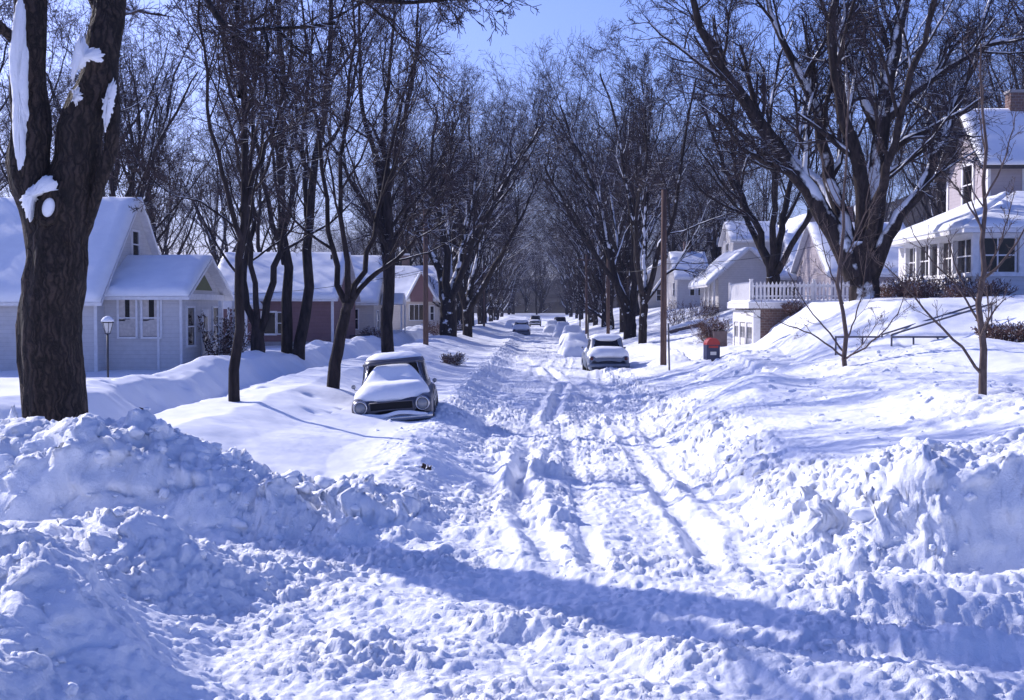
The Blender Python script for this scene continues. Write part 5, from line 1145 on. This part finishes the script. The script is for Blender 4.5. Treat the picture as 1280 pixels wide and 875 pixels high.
        field('deck_snow', -.86, .86, 1.15, 2.20, lambda x, y, e: hoodz(x, -y) + .03 + .20 * sd_ * np.sqrt(np.clip(e * 3, 0, 1)) - .05, seed=4)
    field('bumper_snow', -.75, .75, -2.27, -2.12, lambda x, y, e: .515 + .05 * np.sqrt(np.clip(e * 3, 0, 1)) + .03 * np.sin(x * 7), seed=5, nx_=50, ny_=10)
    return R
make_car((-3.15, 29.15, .03), math.radians(3), 'car_a', 'dark old sedan on the left, hood and windscreen buried in smooth snow', roll=math.radians(-4.9), tall=1.10, snow_depth=1.25)
make_car((2.85, 54.4, .02), math.radians(181.5), 'car_b', 'slate blue sedan seen from behind with a cleared rear window', front_snow=False, tall=1.0, snow_depth=1.1)
carC = make_car((X_(652, 128), 128, -.1), math.radians(180), 'car_b', 'small snow-capped car in the far left lane of the street', front_snow=False, snow_depth=1.5)
c = make_car((X_(669, 185), 186, .1), 0, 'car_c', 'tiny dark car in the middle of the street at its far end', front_snow=False, snow_depth=.4)
copy_thing(c, (X_(700, 158), 158, .1), .05, 1, 'dark far car parked by the right row of elms')
def mound_car(x, y, rz, label, s=1.):
    """a car wholly buried: only its rounded form shows"""
    R = empty('buried_car', (x, y, 0), rz, label, 'car'); nx_, ny_ = 50, 110; u = np.linspace(-1, 1, nx_); v = np.linspace(-1, 1, ny_); U, Vv = np.meshgrid(u, v)
    Xs = U * 1.15 * s; Ys = Vv * 2.6 * s; lo = (1 - np.clip(np.abs(U), 0, 1) ** 4) ** .5 * (1 - np.abs(Vv) ** 5) ** .5
    cab = (1 - sm(.45, .85, np.abs(U))) * (sm(-.42, -.08, Vv) * (1 - sm(.42, .72, Vv)))
    Z = .1 + s * (.98 * lo ** 1.4 + .55 * cab * lo) + .09 * fbm(Xs * 1.1 + x, Ys * 1.1, 4, 4); Z = np.where((np.abs(U) > .999) | (np.abs(Vv) > .999), -.1, Z)
    np_mesh('snow_cover', np.stack([Xs, Ys, Z], -1).reshape(-1, 3), [grid_faces(ny_, nx_)], M['snow_soft'], R, True)
mound_car(X_(720, 74), 74, .06, 'car wholly buried under a smooth snow mound, nearest beyond the blue sedan', .82)
mound_car(X_(716, 96), 97, 0, 'second buried car, a lower mound farther up the right kerb', .92)
mound_car(X_(704, 118), 119, 0, 'third buried car in the line along the right kerb', .9)
mound_car(X_(690, 140), 141, 0, 'farthest buried car of the right kerb line', .9)
mound_car(X_(640, 150), 150, 0, 'buried car at the left kerb far up the street', .9)

# bits poking from the snow
m = MB(); r = random.Random(3)
def debris(name, x, y, label, n, s, mat='litter', cat='debris'):
    m = MB(); r = random.Random(int(x * 10)); z = h1(x, y)
    for k in range(n):
        a = r.random() * 6.28; ln = s * r.uniform(.4, 1); cx, cy = x + r.uniform(-s, s), y + r.uniform(-s, s) * .6; zz = float(H(np.array([cx]), np.array([cy]))[0]) + .02
        m.tube([(cx, cy, zz), (cx + math.cos(a) * ln * .5, cy + math.sin(a) * ln * .5, zz + .04 * r.random()), (cx + math.cos(a) * ln, cy + math.sin(a) * ln, zz + .10 * r.random())], [.02 * s * 2, .02, .006], 5)
    o = m.build(name, M[mat], None); tag(o, label, cat)
debris('broken_branch', X_(147, 27), 27, 'dark broken branch end poking from snow near the corner elm', 1, .55, cat='branch')
debris('dead_weeds', X_(532, 19.3), 19.3, 'brown dead weeds on the ploughed ridge below the buried car', 16, .05, cat='weeds')

# ------------------------------------------------------------------ the cold air that turns the far end of the street blue
m = MB(); m.box(-440, 440, -75, 930, -6, 62); mh, nt, b = nmat('cold_air'); nt.nodes.remove(b)
pv = nt.nodes.new('ShaderNodeVolumePrincipled'); pv.inputs['Color'].default_value = (.62, .70, 1, 1); pv.inputs['Density'].default_value = .00030; pv.inputs['Anisotropy'].default_value = .0
nt.links.new(pv.outputs[0], [n for n in nt.nodes if n.type == 'OUTPUT_MATERIAL'][0].inputs['Volume'])
hz = m.build('haze', mh); tag(hz, 'thin blue winter haze filling the street', 'haze', kind='stuff')
